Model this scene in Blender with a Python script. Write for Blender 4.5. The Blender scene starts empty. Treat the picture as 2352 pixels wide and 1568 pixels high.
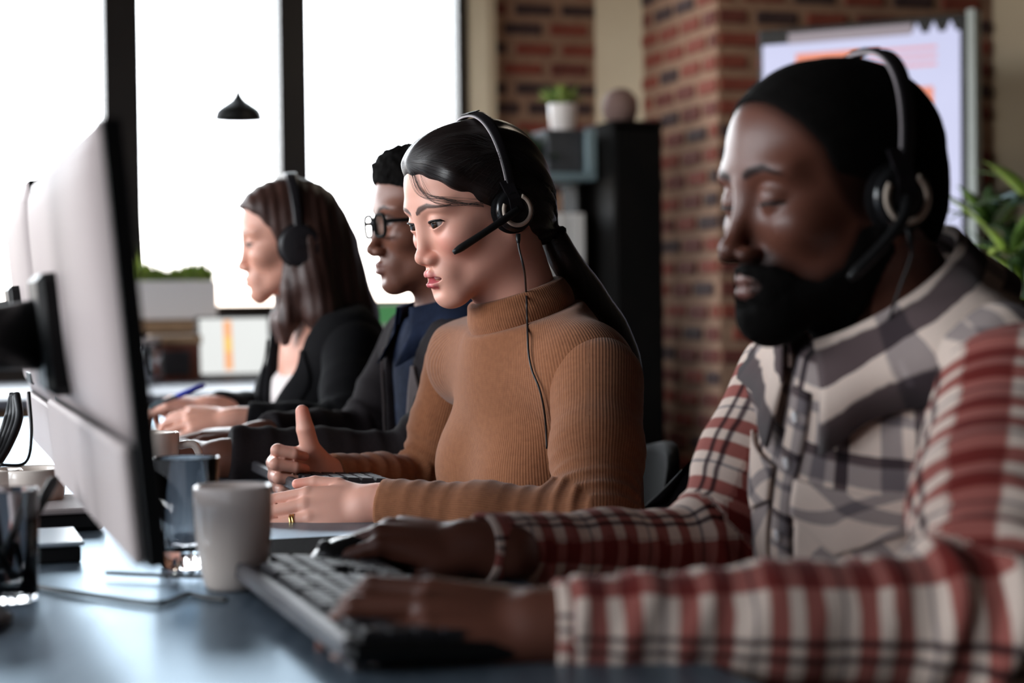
import bpy, math, random
import numpy as np
from mathutils import Vector, Matrix

random.seed(7)
rng = np.random.default_rng(11)
scene = bpy.context.scene
COL = scene.collection

# ------------------------------------------------------------------ camera
FPX, CXP, HORY = 4200.0, 1176.0, 690.0          # focal length / horizon in pixels of the 2352x1568 frame
CAM_Z = 0.99
PITCH = math.atan((784.0 - HORY) / FPX)
ROLL = math.radians(0.7)
fwd0 = np.array([0, math.cos(PITCH), -math.sin(PITCH)])
up0 = np.array([0, math.sin(PITCH), math.cos(PITCH)])
rt0 = np.array([1.0, 0, 0])
CAM_R = rt0 * math.cos(ROLL) - up0 * math.sin(ROLL)
CAM_U = up0 * math.cos(ROLL) + rt0 * math.sin(ROLL)
CAM_F = fwd0
CAM_P = np.array([0, 0, CAM_Z])
cam_data = bpy.data.cameras.new('camera')
cam = bpy.data.objects.new('camera', cam_data)
COL.objects.link(cam)
cam_data.sensor_width = 36.0
cam_data.lens = FPX / 2352.0 * 36.0
cam_data.clip_start = 0.05
cam_data.clip_end = 200
cam.matrix_world = Matrix(((CAM_R[0], CAM_U[0], -CAM_F[0], 0), (CAM_R[1], CAM_U[1], -CAM_F[1], 0),
                           (CAM_R[2], CAM_U[2], -CAM_F[2], CAM_Z), (0, 0, 0, 1)))
cam_data.dof.use_dof = True
cam_data.dof.focus_distance = 2.22
cam_data.dof.aperture_fstop = 3.4
scene.camera = cam


def at(px, py, d):
    """photo pixel + distance along the optical axis -> world point"""
    return CAM_P + d * (CAM_F + CAM_R * (px - 1176.0) / FPX - CAM_U * (py - 784.0) / FPX)


# ------------------------------------------------------------------ world, light, exposure
world = bpy.data.worlds.new('sky')
scene.world = world
world.use_nodes = True
wn, wl = world.node_tree.nodes, world.node_tree.links
wn.clear()
w_out = wn.new('ShaderNodeOutputWorld')
w_bg = wn.new('ShaderNodeBackground')
w_tc = wn.new('ShaderNodeTexCoord')
w_sep = wn.new('ShaderNodeSeparateXYZ')
w_ramp = wn.new('ShaderNodeValToRGB')
wl.new(w_tc.outputs['Generated'], w_sep.inputs[0])
w_map = wn.new('ShaderNodeMapRange')
w_map.inputs[1].default_value = -0.5
w_map.inputs[2].default_value = 0.5
wl.new(w_sep.outputs['Z'], w_map.inputs[0])
wl.new(w_map.outputs[0], w_ramp.inputs[0])
cr = w_ramp.color_ramp
cr.elements[0].position = 0.47; cr.elements[0].color = (0.20, 0.19, 0.17, 1)
cr.elements[1].position = 1.0; cr.elements[1].color = (0.84, 0.93, 1.0, 1)
for pos, c in ((0.497, (0.34, 0.27, 0.22)), (0.515, (0.66, 0.61, 0.56)), (0.58, (0.89, 0.93, 0.97))):
    e = cr.elements.new(pos); e.color = (*c, 1)
wl.new(w_ramp.outputs[0], w_bg.inputs[0])
w_bg.inputs[1].default_value = 6.5
wl.new(w_bg.outputs[0], w_out.inputs[0])

scene.view_settings.view_transform = 'Standard'
scene.view_settings.look = 'None'
scene.view_settings.exposure = 1.15
scene.cycles.max_bounces = 5
scene.cycles.diffuse_bounces = 2
scene.cycles.glossy_bounces = 2
scene.cycles.transmission_bounces = 5
scene.cycles.adaptive_threshold = 0.04
scene.cycles.caustics_reflective = False
scene.cycles.caustics_refractive = False
scene.view_settings.gamma = 1.0
scene.view_settings.use_curve_mapping = False

# room frame: the long axis of table, column and side walls is turned 18 degrees from the view axis
TH = math.radians(18.0)
RW = np.array([math.cos(TH), math.sin(TH), 0.0])     # along the window wall
RN = np.array([-math.sin(TH), math.cos(TH), 0.0])    # along the table row, away from the camera
ZU = np.array([0, 0, 1.0])
B_WIN = 6.667
A_LEFT, A_RIGHT, B_BACK, Z_CEIL = -2.45, 4.6, -2.6, 2.95


def room(a, b, z=0.0):
    return RW * a + RN * b + ZU * z


def to_room(p):
    return float(np.dot(p, RW)), float(np.dot(p, RN)), float(p[2])


def portal(name, a, b, z, sx, sz, facing):
    """daylight portal filling a window opening"""
    ld = bpy.data.lights.new(name, 'AREA')
    ld.shape = 'RECTANGLE'
    ld.size, ld.size_y = sx, sz
    ld.cycles.is_portal = True
    o = bpy.data.objects.new(name, ld)
    COL.objects.link(o)
    n = Vector(facing)
    o.rotation_euler = (-n).to_track_quat('Z', 'Y').to_euler()
    o.location = room(a, b, z)
    return o


# unseen left wall: three tall windows beside the table, a lower one added for fill; far wall: the windows in view
LEFT_WINS = [(0.0, 1.0, 2.3), (1.3, 2.8, 2.65), (3.0, 4.5, 2.65), (4.7, 6.2, 2.65)]      # from, to, top
LEFT_Z0 = 0.95
for b0, b1, zt in LEFT_WINS:
    portal('window_daylight', A_LEFT - 0.05, (b0 + b1) / 2, (LEFT_Z0 + zt) / 2, b1 - b0, zt - LEFT_Z0, RW)
FAR_WINS = [(-2.0, -1.43), (-1.31, -0.74), (-0.62, -0.05), (0.07, 0.648), (0.774, 1.278), (1.384, 1.960)]
FAR_Z = (0.985, 2.72)
portal('window_daylight', (-2.0 + 1.96) / 2, B_WIN + 0.12, sum(FAR_Z) / 2, 3.98, FAR_Z[1] - FAR_Z[0], -RN)

# ------------------------------------------------------------------ tags and materials
BASE = {}


def tag(o, label=None, cat=None, group=None, kind=None):
    if label: o['label'] = label
    if cat: o['category'] = cat
    if group: o['group'] = group
    if kind: o['kind'] = kind
    return o


def empty(name, loc, label, cat, group=None):
    o = bpy.data.objects.new(name, None)
    o.empty_display_size = 0.05
    COL.objects.link(o)
    o.location = [float(v) for v in loc]
    BASE[o.name] = np.array(loc, float)
    return tag(o, label, cat, group)


def sock(node, *names):
    for n in names:
        if n in node.inputs:
            return node.inputs[n]
    raise KeyError(names)


class Mat:
    """thin wrapper for building node materials"""
    def __init__(s, name, base=(0.5, 0.5, 0.5), rough=0.5, metal=0.0, spec=0.5, coat=0.0, sss=0.0, emit=None, estr=0.0, sheen=0.0):
        s.m = bpy.data.materials.new(name)
        s.m.use_nodes = True
        s.n, s.l = s.m.node_tree.nodes, s.m.node_tree.links
        s.b = s.n['Principled BSDF']
        s.b.inputs['Base Color'].default_value = (*base, 1)
        s.b.inputs['Roughness'].default_value = rough
        s.b.inputs['Metallic'].default_value = metal
        s.b.inputs['Specular IOR Level'].default_value = spec
        s.b.inputs['Coat Weight'].default_value = coat
        s.b.inputs['Sheen Weight'].default_value = sheen
        if sss:
            s.b.inputs['Subsurface Weight'].default_value = sss
            s.b.inputs['Subsurface Radius'].default_value = (1.0, 0.35, 0.2)
            s.b.inputs['Subsurface Scale'].default_value = 0.006
        if emit is not None:
            s.b.inputs['Emission Color'].default_value = (*emit, 1)
            s.b.inputs['Emission Strength'].default_value = estr

    def node(s, t, **kw):
        nd = s.n.new(t)
        for k, v in kw.items():
            setattr(nd, k, v)
        return nd

    def math(s, op, a, b=None, c=None):
        nd = s.n.new('ShaderNodeMath'); nd.operation = op
        for i, v in enumerate((a, b, c)):
            if v is None: continue
            if isinstance(v, (int, float)): nd.inputs[i].default_value = v
            else: s.l.new(v, nd.inputs[i])
        return nd.outputs[0]

    def ramp(s, fac, stops, interp='LINEAR'):
        nd = s.n.new('ShaderNodeValToRGB')
        nd.color_ramp.interpolation = interp
        el = nd.color_ramp.elements
        el[0].position, el[0].color = stops[0][0], (*stops[0][1], 1)
        el[1].position, el[1].color = stops[-1][0], (*stops[-1][1], 1)
        for p, c in stops[1:-1]:
            e = el.new(p); e.color = (*c, 1)
        s.l.new(fac, nd.inputs[0])
        return nd.outputs[0]

    def mix(s, fac, a, b, mode='MIX'):
        nd = s.n.new('ShaderNodeMix'); nd.data_type = 'RGBA'; nd.blend_type = mode
        for i, v in ((0, fac), (6, a), (7, b)):
            if isinstance(v, (int, float)): nd.inputs[i].default_value = v
            elif isinstance(v, tuple): nd.inputs[i].default_value = (*v, 1)
            else: s.l.new(v, nd.inputs[i])
        return nd.outputs[2]

    def attr(s, name, out='Vector'):
        nd = s.n.new('ShaderNodeAttribute'); nd.attribute_name = name
        return nd.outputs[out]

    def coords(s, kind='Object'):
        return s.n.new('ShaderNodeTexCoord').outputs[kind]

    def noise(s, vec, scale, detail=3.0, rough=0.5, dist=0.0, out=0):
        nd = s.n.new('ShaderNodeTexNoise')
        if vec is not None: s.l.new(vec, nd.inputs['Vector'])
        nd.inputs['Scale'].default_value = scale
        nd.inputs['Detail'].default_value = detail
        nd.inputs['Roughness'].default_value = rough
        nd.inputs['Distortion'].default_value = dist
        return nd.outputs[out]

    def scalevec(s, vec, sc):
        nd = s.n.new('ShaderNodeMapping')
        s.l.new(vec, nd.inputs['Vector'])
        nd.inputs['Scale'].default_value = sc
        return nd.outputs[0]

    def sep(s, vec):
        nd = s.n.new('ShaderNodeSeparateXYZ'); s.l.new(vec, nd.inputs[0])
        return nd.outputs

    def color(s, v):
        s.l.new(v, s.b.inputs['Base Color']); return s

    def roughness(s, v):
        s.l.new(v, s.b.inputs['Roughness']); return s

    def bump(s, h, strength=0.3, dist=0.002):
        nd = s.n.new('ShaderNodeBump')
        nd.inputs['Strength'].default_value = strength
        nd.inputs['Distance'].default_value = dist
        s.l.new(h, nd.inputs['Height'])
        s.l.new(nd.outputs[0], s.b.inputs['Normal'])
        return s

    def mottle(s, c1, c2, scale=8.0, detail=4.0, bump=0.0, bdist=0.001):
        n = s.noise(s.coords(), scale, detail)
        s.color(s.ramp(n, [(0.3, c1), (0.7, c2)]))
        if bump: s.bump(n, bump, bdist)
        return s


# ------------------------------------------------------------------ mesh helpers
class MB:
    def __init__(s):
        s.v, s.f = [], []

    def add(s, vs, fs):
        o = len(s.v)
        s.v += [tuple(float(c) for c in v) for v in vs]
        s.f += [tuple(i + o for i in f) for f in fs]
        return s

    def frame_box(s, c, X, Y, Z, hx, hy, hz, bev=0.0):
        """box about c with axes X,Y,Z and half sizes; chamfered when bev > 0"""
        c, X, Y, Z = (np.asarray(q, float) for q in (c, X, Y, Z))
        if bev <= 0:
            vs = [c + X * hx * i + Y * hy * j + Z * hz * k for i in (-1, 1) for j in (-1, 1) for k in (-1, 1)]
            fs = [(0, 1, 3, 2), (4, 6, 7, 5), (0, 4, 5, 1), (2, 3, 7, 6), (0, 2, 6, 4), (1, 5, 7, 3)]
            return s.add(vs, fs)
        b = min(bev, hx * 0.95, hy * 0.95, hz * 0.95)
        vs, idx = [], {}
        for i in (-1, 1):
            for j in (-1, 1):
                for k in (-1, 1):
                    for ax in range(3):
                        h = [hx - b, hy - b, hz - b]
                        h[ax] += b
                        idx[(i, j, k, ax)] = len(vs)
                        vs.append(c + X * i * h[0] + Y * j * h[1] + Z * k * h[2])
        fs = []
        sg = (-1, 1)
        for i in sg:
            q = [idx[(i, j, k, 0)] for j, k in ((-1, -1), (1, -1), (1, 1), (-1, 1))]
            fs.append(q if i > 0 else q[::-1])
            q = [idx[(j, i, k, 1)] for j, k in ((-1, -1), (-1, 1), (1, 1), (1, -1))]
            fs.append(q if i > 0 else q[::-1])
            q = [idx[(j, k, i, 2)] for j, k in ((-1, -1), (1, -1), (1, 1), (-1, 1))]
            fs.append(q if i > 0 else q[::-1])
        for a in sg:
            for d in sg:
                q = [idx[(a, d, -1, 0)], idx[(a, d, -1, 1)], idx[(a, d, 1, 1)], idx[(a, d, 1, 0)]]
                fs.append(q if a * d > 0 else q[::-1])
                q = [idx[(a, -1, d, 2)], idx[(a, -1, d, 0)], idx[(a, 1, d, 0)], idx[(a, 1, d, 2)]]
                fs.append(q if a * d > 0 else q[::-1])
                q = [idx[(-1, a, d, 1)], idx[(-1, a, d, 2)], idx[(1, a, d, 2)], idx[(1, a, d, 1)]]
                fs.append(q if a * d > 0 else q[::-1])
                for e in sg:
                    t = [idx[(a, d, e, 0)], idx[(a, d, e, 1)], idx[(a, d, e, 2)]]
                    fs.append(t if a * d * e > 0 else t[::-1])
        return s.add(vs, fs)

    def box(s, lo, hi, bev=0.0):
        lo, hi = np.array(lo, float), np.array(hi, float)
        c, h = (lo + hi) / 2, (hi - lo) / 2
        return s.frame_box(c, (1, 0, 0), (0, 1, 0), (0, 0, 1), h[0], h[1], h[2], bev)

    def rbox(s, a0, a1, b0, b1, z0, z1, bev=0.0):
        """box in the room frame"""
        return s.frame_box(room((a0 + a1) / 2, (b0 + b1) / 2, (z0 + z1) / 2), RW, RN, ZU, (a1 - a0) / 2, (b1 - b0) / 2, (z1 - z0) / 2, bev)

    def lathe(s, prof, c=(0, 0, 0), n=32, R=None, closed_ends=True):
        """profile [(r, z)...] spun about Z (or axis columns of R)"""
        R = np.eye(3) if R is None else R
        c = np.asarray(c, float)
        vs, fs = [], []
        for r, z in prof:
            for k in range(n):
                t = 2 * math.pi * k / n
                vs.append(c + R @ np.array([r * math.cos(t), r * math.sin(t), z]))
        m = len(prof)
        for i in range(m - 1):
            for k in range(n):
                k2 = (k + 1) % n
                fs.append((i * n + k, i * n + k2, (i + 1) * n + k2, (i + 1) * n + k))
        if closed_ends:
            fs.append(tuple(range(n))[::-1])
            fs.append(tuple((m - 1) * n + k for k in range(n)))
        return s.add(vs, fs)

    def tube(s, pts, r, n=10, cap=True):
        pts = [np.asarray(p, float) for p in pts]
        rs = r if isinstance(r, (list, tuple, np.ndarray)) else [r] * len(pts)
        vs, fs = [], []
        prev = None
        for i, p in enumerate(pts):
            t = pts[min(i + 1, len(pts) - 1)] - pts[max(i - 1, 0)]
            t = t / (np.linalg.norm(t) + 1e-12)
            if prev is None:
                a = np.array([0, 0, 1.0]) if abs(t[2]) < 0.9 else np.array([1.0, 0, 0])
            else:
                a = prev
            x = a - t * np.dot(a, t); x /= np.linalg.norm(x) + 1e-12
            prev = x
            y = np.cross(t, x)
            for k in range(n):
                an = 2 * math.pi * k / n
                vs.append(p + rs[i] * (x * math.cos(an) + y * math.sin(an)))
        for i in range(len(pts) - 1):
            for k in range(n):
                k2 = (k + 1) % n
                fs.append((i * n + k, i * n + k2, (i + 1) * n + k2, (i + 1) * n + k))
        if cap:
            fs.append(tuple(range(n))[::-1])
            fs.append(tuple((len(pts) - 1) * n + k for k in range(n)))
        return s.add(vs, fs)

    def grid(s, G, thick=None):
        """G: (n,m,3) array of points -> quads; thick: (n,m,3) offsets for a closed slab"""
        G = np.asarray(G, float)
        n, m = G.shape[:2]
        vs = list(G.reshape(-1, 3))
        fs = [(i * m + j, i * m + j + 1, (i + 1) * m + j + 1, (i + 1) * m + j) for i in range(n - 1) for j in range(m - 1)]
        if thick is not None:
            o = len(vs)
            vs += list((G + thick).reshape(-1, 3))
            fs += [tuple(k + o for k in f[::-1]) for f in fs]
            rim = [i * m for i in range(n)] + [(n - 1) * m + j for j in range(1, m)] + [i * m + m - 1 for i in range(n - 2, -1, -1)] + [j for j in range(m - 2, 0, -1)]
            for k in range(len(rim)):
                a, b = rim[k], rim[(k + 1) % len(rim)]
                fs.append((a, b, b + o, a + o))
        return s.add(vs, fs)

    def obj(s, name, mat, parent=None, smooth=False, base=None):
        return mesh_obj(name, np.array(s.v), s.f, mat, parent, smooth, base)


def mesh_obj(name, V, faces, mat, parent=None, smooth=False, base=None):
    V = np.asarray(V, float)
    if parent is not None:
        off = BASE[parent.name]
        loc = np.zeros(3)
    else:
        off = np.array(base, float) if base is not None else np.array([(V[:, 0].min() + V[:, 0].max()) / 2, (V[:, 1].min() + V[:, 1].max()) / 2, V[:, 2].min()])
        loc = off
    me = bpy.data.meshes.new(name)
    W = (V - off).astype(np.float32)
    if isinstance(faces, np.ndarray):
        k = faces.shape[1]
        me.vertices.add(len(W)); me.vertices.foreach_set('co', W.ravel())
        me.loops.add(faces.size); me.loops.foreach_set('vertex_index', faces.astype(np.int32).ravel())
        me.polygons.add(len(faces))
        me.polygons.foreach_set('loop_start', np.arange(0, faces.size, k, dtype=np.int32))
        me.polygons.foreach_set('loop_total', np.full(len(faces), k, dtype=np.int32))
        me.update(calc_edges=True)
        me.validate()
    else:
        me.from_pydata(W.tolist(), [], faces)
        me.update()
    if smooth:
        me.polygons.foreach_set('use_smooth', np.ones(len(me.polygons), dtype=bool))
    if mat is not None:
        me.materials.append(mat.m if isinstance(mat, Mat) else mat)
    o = bpy.data.objects.new(name, me)
    COL.objects.link(o)
    if parent is not None:
        o.parent = parent
    o.location = [float(q) for q in loc]
    BASE[o.name] = np.array(off, float)
    return o


def copy_part(o, parent, loc=None):
    c = o.copy()
    COL.objects.link(c)
    c.parent = parent
    if loc is not None: c.location = [float(q) for q in loc]
    BASE[c.name] = BASE.get(parent.name, np.zeros(3)) if parent is not None else np.zeros(3)
    return c


def copy_tree(o, parent=None):
    c = o.copy()
    COL.objects.link(c)
    c.parent = parent
    for ch in list(o.children):
        copy_tree(ch, c)
    return c


def spline(pts, n=12):
    """Catmull-Rom through pts"""
    P = [np.asarray(p, float) for p in pts]
    P = [2 * P[0] - P[1]] + P + [2 * P[-1] - P[-2]]
    out = []
    for i in range(1, len(P) - 2):
        for k in range(n):
            t = k / n
            out.append(0.5 * ((2 * P[i]) + (-P[i - 1] + P[i + 1]) * t + (2 * P[i - 1] - 5 * P[i] + 4 * P[i + 1] - P[i + 2]) * t * t + (-P[i - 1] + 3 * P[i] - 3 * P[i + 1] + P[i + 2]) * t ** 3))
    out.append(P[-2])
    return out


def unit(v):
    v = np.asarray(v, float)
    return v / np.linalg.norm(v)

# ------------------------------------------------------------------ materials
M = {}
M['plaster'] = Mat('plaster_beige', (0.72, 0.60, 0.43), 0.85).mottle((0.68, 0.56, 0.40), (0.76, 0.64, 0.46), 3.0)
M['ceiling_dark'] = Mat('ceiling_paint', (0.07, 0.06, 0.055), 0.9).mottle((0.06, 0.052, 0.048), (0.08, 0.07, 0.062), 2.0)  # unseen ceiling, darkened to keep bounce light low
M['dark_wall'] = Mat('dark_wall_paint', (0.08, 0.06, 0.055), 0.9).mottle((0.07, 0.055, 0.05), (0.09, 0.07, 0.06), 2.5)
M['mortar'] = Mat('mortar', (0.36, 0.22, 0.15), 0.95).mottle((0.32, 0.185, 0.125), (0.45, 0.28, 0.19), 40.0, 5.0, 0.4, 0.003)
def brick_mat(nm, c1, c2):
    return Mat(nm, c1, 0.85).mottle(c1, c2, 30.0, 5.0, 0.4, 0.003)
M['brick_red'] = brick_mat('brick_red', (0.22, 0.045, 0.03), (0.32, 0.085, 0.055))
M['brick_brown'] = brick_mat('brick_brown', (0.13, 0.035, 0.028), (0.21, 0.06, 0.045))
M['brick_dark'] = brick_mat('brick_dark', (0.045, 0.028, 0.03), (0.09, 0.05, 0.05))
M['floor_wood'] = Mat('floor_boards', (0.10, 0.07, 0.05), 0.5).mottle((0.07, 0.05, 0.035), (0.12, 0.085, 0.06), 5.0)
M['frame_black'] = Mat('window_frame_black', (0.016, 0.013, 0.013), 0.5).mottle((0.014, 0.012, 0.012), (0.02, 0.016, 0.015), 6.0)
M['black_plastic'] = Mat('black_plastic', (0.006, 0.006, 0.0065), 0.45, 0, 0.3).mottle((0.005, 0.005, 0.0055), (0.008, 0.0075, 0.008), 30.0)
M['black_gloss'] = Mat('black_gloss', (0.01, 0.01, 0.011), 0.2).mottle((0.009, 0.009, 0.01), (0.012, 0.012, 0.013), 20.0)
M['dark_grey'] = Mat('dark_grey_plastic', (0.05, 0.045, 0.05), 0.45).mottle((0.045, 0.04, 0.045), (0.06, 0.054, 0.058), 20.0)
M['silver'] = Mat('silver_shell', (0.44, 0.375, 0.37), 0.5, 0.0, 0.02).mottle((0.42, 0.36, 0.355), (0.46, 0.39, 0.385), 4.0)
M['silver_dark'] = Mat('silver_chin', (0.40, 0.34, 0.335), 0.5, 0.0, 0.02).mottle((0.38, 0.325, 0.32), (0.42, 0.36, 0.35), 4.0)
M['ceramic'] = Mat('cream_ceramic', (0.90, 0.78, 0.70), 0.22, 0, 0.5, 0.3).mottle((0.89, 0.77, 0.69), (0.92, 0.80, 0.72), 3.0)
M['ceramic_w'] = Mat('white_ceramic', (0.88, 0.84, 0.84), 0.3).mottle((0.86, 0.82, 0.82), (0.90, 0.86, 0.86), 3.0)
M['leaf'] = Mat('leaf_green', (0.12, 0.25, 0.05), 0.5).mottle((0.07, 0.17, 0.035), (0.22, 0.36, 0.07), 14.0)
M['leaf_light'] = Mat('leaf_light_green', (0.3, 0.42, 0.07), 0.5).mottle((0.20, 0.32, 0.05), (0.42, 0.52, 0.10), 9.0)
M['leaf_dark'] = Mat('leaf_dark_green', (0.03, 0.07, 0.02), 0.5).mottle((0.02, 0.05, 0.015), (0.05, 0.10, 0.03), 9.0)
M['soil'] = Mat('soil', (0.05, 0.035, 0.025), 0.95).mottle((0.03, 0.02, 0.015), (0.07, 0.05, 0.04), 60.0)
M['paper'] = Mat('paper', (0.82, 0.82, 0.82), 0.7).mottle((0.80, 0.80, 0.80), (0.84, 0.84, 0.84), 5.0)
M['blue_pen'] = Mat('blue_pen', (0.03, 0.05, 0.45), 0.35).mottle((0.025, 0.04, 0.40), (0.035, 0.06, 0.5), 30.0)
M['tan_wood'] = Mat('tan_wood', (0.36, 0.22, 0.12), 0.6).mottle((0.30, 0.18, 0.10), (0.42, 0.26, 0.15), 12.0)
M['red_wood'] = Mat('red_brown_wood', (0.20, 0.06, 0.04), 0.6).mottle((0.16, 0.045, 0.03), (0.25, 0.08, 0.05), 12.0)
M['grey_box'] = Mat('charcoal_board', (0.05, 0.055, 0.065), 0.7).mottle((0.045, 0.05, 0.06), (0.06, 0.065, 0.075), 15.0)
M['steel_blue'] = Mat('steel_blue_paint', (0.22, 0.32, 0.36), 0.5).mottle((0.20, 0.29, 0.33), (0.25, 0.35, 0.39), 8.0)
M['black_wood'] = Mat('black_stained_wood', (0.004, 0.0035, 0.0035), 0.7, 0, 0.12).mottle((0.003, 0.003, 0.003), (0.006, 0.005, 0.0045), 8.0)
M['desk_far'] = Mat('grey_blue_desktop', (0.16, 0.16, 0.19), 0.45).mottle((0.14, 0.14, 0.17), (0.18, 0.18, 0.21), 7.0)
M['cable'] = Mat('cable_rubber', (0.014, 0.013, 0.014), 0.5).mottle((0.012, 0.011, 0.012), (0.017, 0.016, 0.017), 50.0)
M['brown_clay'] = Mat('brown_clay', (0.22, 0.14, 0.12), 0.7).mottle((0.18, 0.11, 0.10), (0.26, 0.17, 0.15), 12.0)
M['gold'] = Mat('gold', (0.85, 0.55, 0.2), 0.2, 1.0).mottle((0.82, 0.52, 0.18), (0.88, 0.58, 0.22), 50.0)
M['chair'] = Mat('chair_shell', (0.010, 0.009, 0.010), 0.7, 0, 0.06).mottle((0.009, 0.008, 0.009), (0.012, 0.010, 0.012), 20.0)
M['fabric_black'] = Mat('black_mesh_fabric', (0.008, 0.0075, 0.008), 0.95, 0, 0.03).mottle((0.005, 0.005, 0.005), (0.011, 0.010, 0.011), 300.0, 2.0, 0.3, 0.001)

# dark stained, varnished table top with fine grain along the row
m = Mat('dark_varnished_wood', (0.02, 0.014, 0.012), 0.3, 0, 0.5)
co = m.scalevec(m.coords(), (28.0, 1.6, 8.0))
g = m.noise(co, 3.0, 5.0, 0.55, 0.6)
m.color(m.ramp(g, [(0.3, (0.045, 0.060, 0.080)), (0.7, (0.09, 0.112, 0.140))]))  # dark wood grain with the blue of the reflected sky painted in
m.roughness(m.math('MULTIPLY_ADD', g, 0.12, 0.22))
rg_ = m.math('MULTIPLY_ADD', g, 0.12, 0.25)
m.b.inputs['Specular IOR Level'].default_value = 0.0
lq = m.node('ShaderNodeBsdfGlossy'); lq.inputs['Color'].default_value = (0.56, 0.67, 0.76, 1)      # blue of the reflected sky put into the gloss colour
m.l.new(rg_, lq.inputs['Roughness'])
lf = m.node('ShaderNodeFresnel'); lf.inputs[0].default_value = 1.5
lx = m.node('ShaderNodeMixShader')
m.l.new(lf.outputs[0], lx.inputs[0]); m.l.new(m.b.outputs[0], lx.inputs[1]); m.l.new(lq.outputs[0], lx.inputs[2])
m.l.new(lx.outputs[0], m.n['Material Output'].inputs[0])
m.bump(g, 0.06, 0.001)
M['table'] = m

# window pane: mostly clear with a faint reflection
m = Mat('window_glass')
tr = m.node('ShaderNodeBsdfTransparent'); gl = m.node('ShaderNodeBsdfGlossy'); mx = m.node('ShaderNodeMixShader')
gl.inputs['Roughness'].default_value = 0.02
fr = m.node('ShaderNodeFresnel'); fr.inputs[0].default_value = 1.35
m.l.new(fr.outputs[0], mx.inputs[0]); m.l.new(tr.outputs[0], mx.inputs[1]); m.l.new(gl.outputs[0], mx.inputs[2])
m.l.new(mx.outputs[0], m.n['Material Output'].inputs[0])
M['pane'] = m
m = Mat('clear_glass', (1, 1, 1), 0.0)
m.b.inputs['Transmission Weight'].default_value = 1.0
m.b.inputs['IOR'].default_value = 1.45
m.b.inputs['Base Color'].default_value = (0.96, 0.97, 0.99, 1)
M['glass'] = m


def struct(o):
    o['kind'] = 'structure'
    return o


# ------------------------------------------------------------------ room shell
mb = MB(); mb.rbox(A_LEFT - 0.2, A_RIGHT + 0.2, B_BACK - 0.2, B_WIN + 0.3, -0.1, 0.0)
struct(mb.obj('floor', M['floor_wood']))
mb = MB(); mb.rbox(A_LEFT - 0.2, A_RIGHT + 0.2, B_BACK - 0.2, B_WIN + 0.3, Z_CEIL, Z_CEIL + 0.1)
struct(mb.obj('ceiling', M['ceiling_dark']))
mb = MB(); mb.rbox(A_LEFT - 0.2, A_RIGHT + 0.2, B_BACK - 0.15, B_BACK, 0, Z_CEIL)
struct(mb.obj('wall_back', M['dark_wall']))
mb = MB(); mb.rbox(A_RIGHT, A_RIGHT + 0.15, B_BACK, B_WIN + 0.2, 0, Z_CEIL)
struct(mb.obj('wall_right', M['dark_wall']))
mb = MB()
mb.rbox(A_LEFT - 0.15, A_LEFT, B_BACK, B_WIN + 0.2, 0, LEFT_Z0)
edges = [B_BACK] + [q for w in LEFT_WINS for q in w[:2]] + [B_WIN + 0.2]
for i in range(0, len(edges), 2):
    mb.rbox(A_LEFT - 0.15, A_LEFT, edges[i], edges[i + 1], LEFT_Z0, Z_CEIL)
for b0, b1, zt in LEFT_WINS:
    mb.rbox(A_LEFT - 0.15, A_LEFT, b0, b1, zt, Z_CEIL)
struct(mb.obj('wall_left', M['dark_wall']))
# far wall: low parapet, header, right-hand plaster
mb = MB()
mb.rbox(A_LEFT, 2.0, B_WIN, B_WIN + 0.2, 0, 0.93)
mb.rbox(A_LEFT, 2.0, B_WIN, B_WIN + 0.2, FAR_Z[1] + 0.06, Z_CEIL)
mb.rbox(A_LEFT, -2.06, B_WIN, B_WIN + 0.2, 0.93, FAR_Z[1] + 0.06)
struct(mb.obj('wall_far', M['dark_wall']))
mb = MB(); mb.rbox(2.0, A_RIGHT, B_WIN, B_WIN + 0.2, 0, Z_CEIL)
wall_far_right = struct(mb.obj('wall_far_right', M['plaster']))

# windows of the far wall
wi = 0
for k, (a0, a1) in enumerate(FAR_WINS):
    l = (FAR_WINS[k - 1][1] + a0) / 2 if k else a0 - 0.06
    r = (FAR_WINS[k + 1][0] + a1) / 2 if k + 1 < len(FAR_WINS) else a1 + 0.035
    wi += 1
    mb = MB()
    mb.rbox(l, a0, B_WIN - 0.015, B_WIN + 0.16, 0.93, FAR_Z[1] + 0.06)
    mb.rbox(a1, r, B_WIN - 0.015, B_WIN + 0.16, 0.93, FAR_Z[1] + 0.06)
    mb.rbox(a0, a1, B_WIN - 0.015, B_WIN + 0.16, 0.93, FAR_Z[0])
    mb.rbox(a0, a1, B_WIN - 0.015, B_WIN + 0.16, FAR_Z[1], FAR_Z[1] + 0.06)
    wobj = struct(mb.obj('window_%d' % wi, M['frame_black']))
    mb = MB(); mb.rbox(a0, a1, B_WIN + 0.06, B_WIN + 0.066, FAR_Z[0], FAR_Z[1])
    mb.obj('pane', M['pane'], wobj)
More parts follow.
